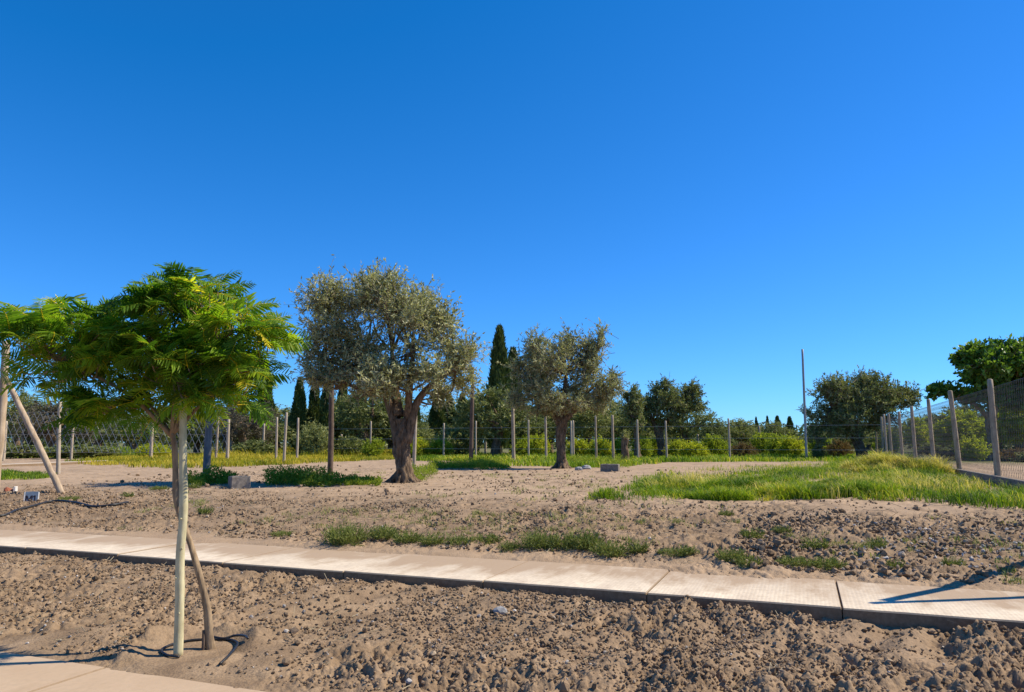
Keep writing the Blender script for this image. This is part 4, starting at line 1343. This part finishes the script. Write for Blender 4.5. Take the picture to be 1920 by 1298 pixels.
put('yellowtree', 1815, 768, 110, 54, 'yellow-green tree under the broad-leaved tree, behind the chain-link fence', 'tree', G2)
put('yellowtree', 1925, 748, 130, 46, 'bright yellow-green tree at the right edge behind the fence', 'tree', G2)
put('dark', 1770, 790, 100, 66, 'dark tree low behind the second and third fence posts from the right', 'tree', G2)
put('dark', 1870, 782, 130, 60, 'dark tree behind the nearest fence post', 'tree', G2)
put('dark', 1965, 770, 140, 56, 'dark tree cut by the right edge behind the fence', 'tree', G2)
put('dark', 1755, 772, 90, 78, 'dark far tree left of the broad-leaved tree crown, behind the fence', 'tree', G2)
put('dark', 1820, 752, 120, 72, 'dark far tree right under the left limb of the broad-leaved tree', 'tree', G2)
put('dark', 1910, 742, 130, 70, 'dark far tree filling the gap under the broad-leaved crown', 'tree', G2)
put('yellow', 1822, 812, 62, 42, 'yellow-green shrub between the two nearest fence posts', 'shrub', G2)
put('autumn', 1795, 838, 70, 44, 'reddish brown shrub behind the second fence post from the right', 'shrub', G2)
put('autumn', 1905, 838, 80, 42, 'reddish shrub at the right edge below the yellow-green tree', 'shrub', G2)
put('darkshrub', 1850, 832, 80, 46, 'dark shrub low between the two nearest fence posts', 'shrub', G2)
put('darkshrub', 1960, 838, 90, 40, 'dark shrub cut by the right edge', 'shrub', G2)
put('darkshrub', 1745, 830, 60, 58, 'dark shrub behind the grassy mound', 'shrub', G2)
G3 = 'round pale bushes behind the back fence'
put('palebush', 588, 786, 90, 54, 'round pale bush left of the dark brown pole', 'bush', G3)
put('palebush', 858, 784, 95, 56, 'round pale bush with grey-green leaves left of the middle dark pole', 'bush', G3)
put('palebush', 792, 796, 75, 58, 'round pale bush just right of the largest olive trunk', 'bush', G3)
put('palebush', 1232, 806, 60, 60, 'round pale bush behind the trunk of the dark leaning olive', 'bush', G3)
G4 = 'low bright shrubs along the back fence'
shr = [('yellow', 785, 822, 50, 51), ('yellow', 826, 824, 44, 52), ('shrub', 985, 818, 60, 51), ('yellow', 1010, 815, 40, 49), ('yellow', 1085, 824, 40, 50), ('yellow', 1125, 822, 44, 49), ('yellow', 1152, 822, 40, 52), ('shrub', 1205, 820, 40, 50),
       ('yellow', 1222, 822, 36, 53), ('yellow', 1275, 826, 44, 50), ('yellow', 1300, 830, 44, 47), ('shrub', 1340, 815, 44, 52), ('darkshrub', 1358, 818, 40, 56), ('autumn', 1392, 832, 40, 48), ('shrub', 1428, 812, 44, 56), ('shrub', 1462, 814, 46, 53), ('yellow', 1484, 818, 40, 51), ('shrub', 1545, 818, 44, 54),
       ('darkshrub', 1535, 838, 22, 47), ('autumn', 1572, 826, 40, 50), ('shrub', 1660, 812, 40, 50), ('yellow', 1672, 800, 20, 44), ('darkshrub', 480, 828, 60, 54), ('shrub', 700, 822, 46, 52), ('darkshrub', 655, 820, 60, 55), ('yellow', 290, 835, 70, 50), ('darkshrub', 150, 838, 110, 47), ('darkshrub', 40, 838, 100, 48)]
shr.sort(key=lambda a: a[1])
kindname = {'yellow': 'yellow-green', 'shrub': 'bright green', 'darkshrub': 'dark green', 'autumn': 'reddish brown'}
cnt = {}
tot = {k: sum(1 for a in shr if a[0] == k) for k in kindname}
for kind, px, pt, w, Y in shr:
    cnt[kind] = cnt.get(kind, 0) + 1
    put(kind, px, pt - 6, w * 1.15, Y, f'{ORD[cnt[kind] - 1]} from the left of {tot[kind]} {kindname[kind]} shrubs along the back fence', 'shrub', G4)

# cypresses
def cypress_proto(seed, h=9., r=1.05):
    g = np.random.default_rng(seed)
    root = empty('cypress_tree', (0, 0, 0), 'cypress', 'tree')
    mt = MB(); tube(mt, [[0, 0, -.2], [0, 0, h * .5], [0, 0, h * .93]], [.22, .14, .03], 8); mt.build('trunk', M['brown_bark'], root, True)
    mb = MB()
    n = 5200
    u = g.uniform(0.03, 1, n) ** .85
    prof = np.interp(u, [0, .06, .2, .5, .8, .95, 1], [.45, .8, 1, .92, .55, .2, .03]) * r
    a = g.uniform(0, 6.28, n)
    lump = 1 + .16 * np.sin(a * 3 + u * 17) + .10 * np.sin(a * 5 - u * 31)
    rr = prof * lump * g.uniform(.55, 1, n) ** .5
    P = np.stack([rr * np.cos(a), rr * np.sin(a), u * h], 1)
    D = norm(np.stack([np.cos(a) * .35, np.sin(a) * .35, np.full(n, 1.0)], 1) + g.normal(0, .22, (n, 3)))
    tt = np.clip(.45 + .3 * np.sin(a * 3 + u * 17) * .5 + g.normal(0, .2, n), 0, 1)
    leaves(mb, P, D, g.uniform(.3, .6, n), g.uniform(.10, .2, n), tt, g)
    mb.build('crown', M['cypress'], root)
    return root
cyp = [(936, 612, 46, 56, 'tallest cypress, dark, rising between the two large olives'), (962, 652, 40, 60, 'broader cypress just right of the tallest one'),
       (558, 708, 30, 70, 'cypress beside the right edge of the feathery crown'), (587, 706, 27, 72, 'narrow cypress left of the dark brown pole'), (611, 690, 28, 70, 'cypress directly behind the dark brown pole'), (640, 702, 24, 74, 'cypress half hidden by the left side of the largest olive'),
       (820, 728, 34, 66, 'leftmost of the three cypresses right of the largest olive trunk'), (842, 742, 28, 68, 'middle of the three cypresses right of the largest olive trunk'), (866, 738, 26, 64, 'rightmost of the three cypresses right of the largest olive trunk'),
       (494, 690, 34, 74, 'cypress behind the lower right part of the feathery crown'), (1420, 782, 9, 120, 'leftmost of the little far cypresses'), (1441, 780, 10, 120, 'second of the little far cypresses, thinnest tip'), (1460, 780, 17, 110, 'widest of the little far cypresses'), (1483, 781, 17, 112, 'little far cypress standing alone left of the tall thin pole'), (1526, 797, 14, 115, 'little far cypress just right of the tall thin pole'),
       (745, 760, 30, 78, 'cypress behind the largest olive trunk'), (780, 748, 18, 80, 'narrow cypress in the gap right of the largest olive trunk')]
cp0 = [cypress_proto(301), cypress_proto(302, 9., 1.05)]
used = [False, False]
for i, (px, pt, w, Y, lab) in enumerate(cyp):
    k = i % 2
    o = cp0[k] if not used[k] else copy_tree(cp0[k]); used[k] = True
    x = onY(px, 840, Y)[0]; z = hz(x, Y); top = onY(px, pt, Y)[2]
    wd = w * Y / F
    o.location = (x, Y, z); o.scale = (wd / 2.3, wd / 2.3, (top - z) / 9.3); o.rotation_euler = (0, 0, rng.uniform(0, 6.28))
    tag(o, lab, 'tree', 'cypresses beyond the fences')

# broad-leaved tree at the right edge
big_olive('broad_leaved_tree', 'big dark broad-leaved tree at the right edge behind the chain-link fence', 'tree', 45.0, (1858, 862),
          ([(1858, 862), (1860, 830), (1856, 800), (1858, 775)], [20, 15, 14, 13]),
          [([(1857, 790), (1835, 765), (1795, 745), (1765, 738)], 10, 4, 0), ([(1858, 785), (1880, 745), (1905, 710)], 10, 4, .3), ([(1857, 780), (1850, 740), (1840, 700)], 9, 4, -.3)],
          [(1870, 690, 52, 34, 0, 2.0, 4), (1825, 668, 26, 18, 0, .9, 1.3), (1920, 680, 50, 40, 0, 1.6, 3), (1905, 655, 34, 14, 0, 1.0, 1.2), (1772, 735, 22, 8, 0, .6, .7), (1815, 742, 22, 14, 0, .8, .8), (1850, 735, 34, 22, 0, 1.0, 1.4), (1890, 748, 40, 20, .5, 1.2, 1.4), (1960, 720, 40, 40, 0, 1.2, 1.5), (1835, 705, 22, 16, .2, .8, .8)],
          1250, 14, .30, .20, 106, 'fig', .5, 3, .08, .2, (.5, 1.0), 'brown_bark', None, nsub=8, fsub=(.45, .75))

# mass of trees at the end of the plain
mb = MB()
g = np.random.default_rng(77)
for k in range(210):
    x = g.uniform(-115, 115); y = g.uniform(105, 150)
    if -8 < x < 20 and g.random() < .6: continue
    h = g.uniform(3.0, 5.2); w = g.uniform(2, 4.5)
    P = norm(g.normal(size=(240, 3))) * (g.uniform(.4, 1, 240) ** .5)[:, None] * np.array([w, w, h * .55]) + np.array([x, y, .6 + h * .5])
    leaves(mb, P, g.normal(size=(240, 3)), g.uniform(.5, 1., 240), g.uniform(.3, .5, 240), np.clip(g.normal(.4, .2, 240), 0, 1), g)
tag(mb.build('far_woods', M['olive_dark']), 'low dark mass of far trees at the end of the plain', None, None, 'stuff')

# ------------------------------------------------------------------ light, sky, camera
w = bpy.data.worlds.new('World'); bpy.context.scene.world = w; w.use_nodes = True
nt = w.node_tree; nt.nodes.clear()
out = nt.nodes.new('ShaderNodeOutputWorld'); bg = nt.nodes.new('ShaderNodeBackground'); sky = nt.nodes.new('ShaderNodeTexSky')
sky.sky_type = 'NISHITA'; sky.sun_disc = False
sky.sun_elevation = sun_el; sky.sun_rotation = math.atan2(.985, .155)
sky.altitude = 800; sky.air_density = 1.0; sky.dust_density = 0; sky.ozone_density = 8.0
hs = nt.nodes.new('ShaderNodeVectorMath'); hs.operation = 'MULTIPLY_ADD'     # deep, clear blue of a dry day
hs.inputs[1].default_value = (.54, .89, 1.34); hs.inputs[2].default_value = (-.31, 0, 0)
mx = nt.nodes.new('ShaderNodeVectorMath'); mx.operation = 'MAXIMUM'; mx.inputs[1].default_value = (.055, .05, .05)
nt.links.new(sky.outputs[0], hs.inputs[0]); nt.links.new(hs.outputs[0], mx.inputs[0]); nt.links.new(mx.outputs[0], bg.inputs['Color'])
bg.inputs['Strength'].default_value = .10
nt.links.new(bg.outputs[0], out.inputs['Surface'])

sl = bpy.data.lights.new('sun', 'SUN'); sl.energy = 5.0; sl.angle = R(.5); sl.color = (1, .90, .72)
so = bpy.data.objects.new('sun', sl); C.objects.link(so)
dirv = Vector((sh[0] * math.cos(sun_el), sh[1] * math.cos(sun_el), -math.sin(sun_el)))
so.rotation_euler = dirv.to_track_quat('-Z', 'Y').to_euler(); so.location = (20, 3, 20)

cam = bpy.data.cameras.new('camera'); cam.sensor_width = 36; cam.lens = F / 1920 * 36; cam.clip_end = 8000; cam.clip_start = .05
co = bpy.data.objects.new('camera', cam); C.objects.link(co)
co.location = (0, 0, CAM_H); co.rotation_euler = (math.pi / 2 + PITCH, 0, 0)
sc = bpy.context.scene
sc.camera = co
sc.view_settings.view_transform = 'Standard'; sc.view_settings.look = 'None'; sc.view_settings.exposure = .45; sc.view_settings.gamma = 1
sc.render.engine = 'CYCLES'
sc.cycles.max_bounces = 8; sc.cycles.transparent_max_bounces = 4
sc.render.resolution_x, sc.render.resolution_y = 1024, 692
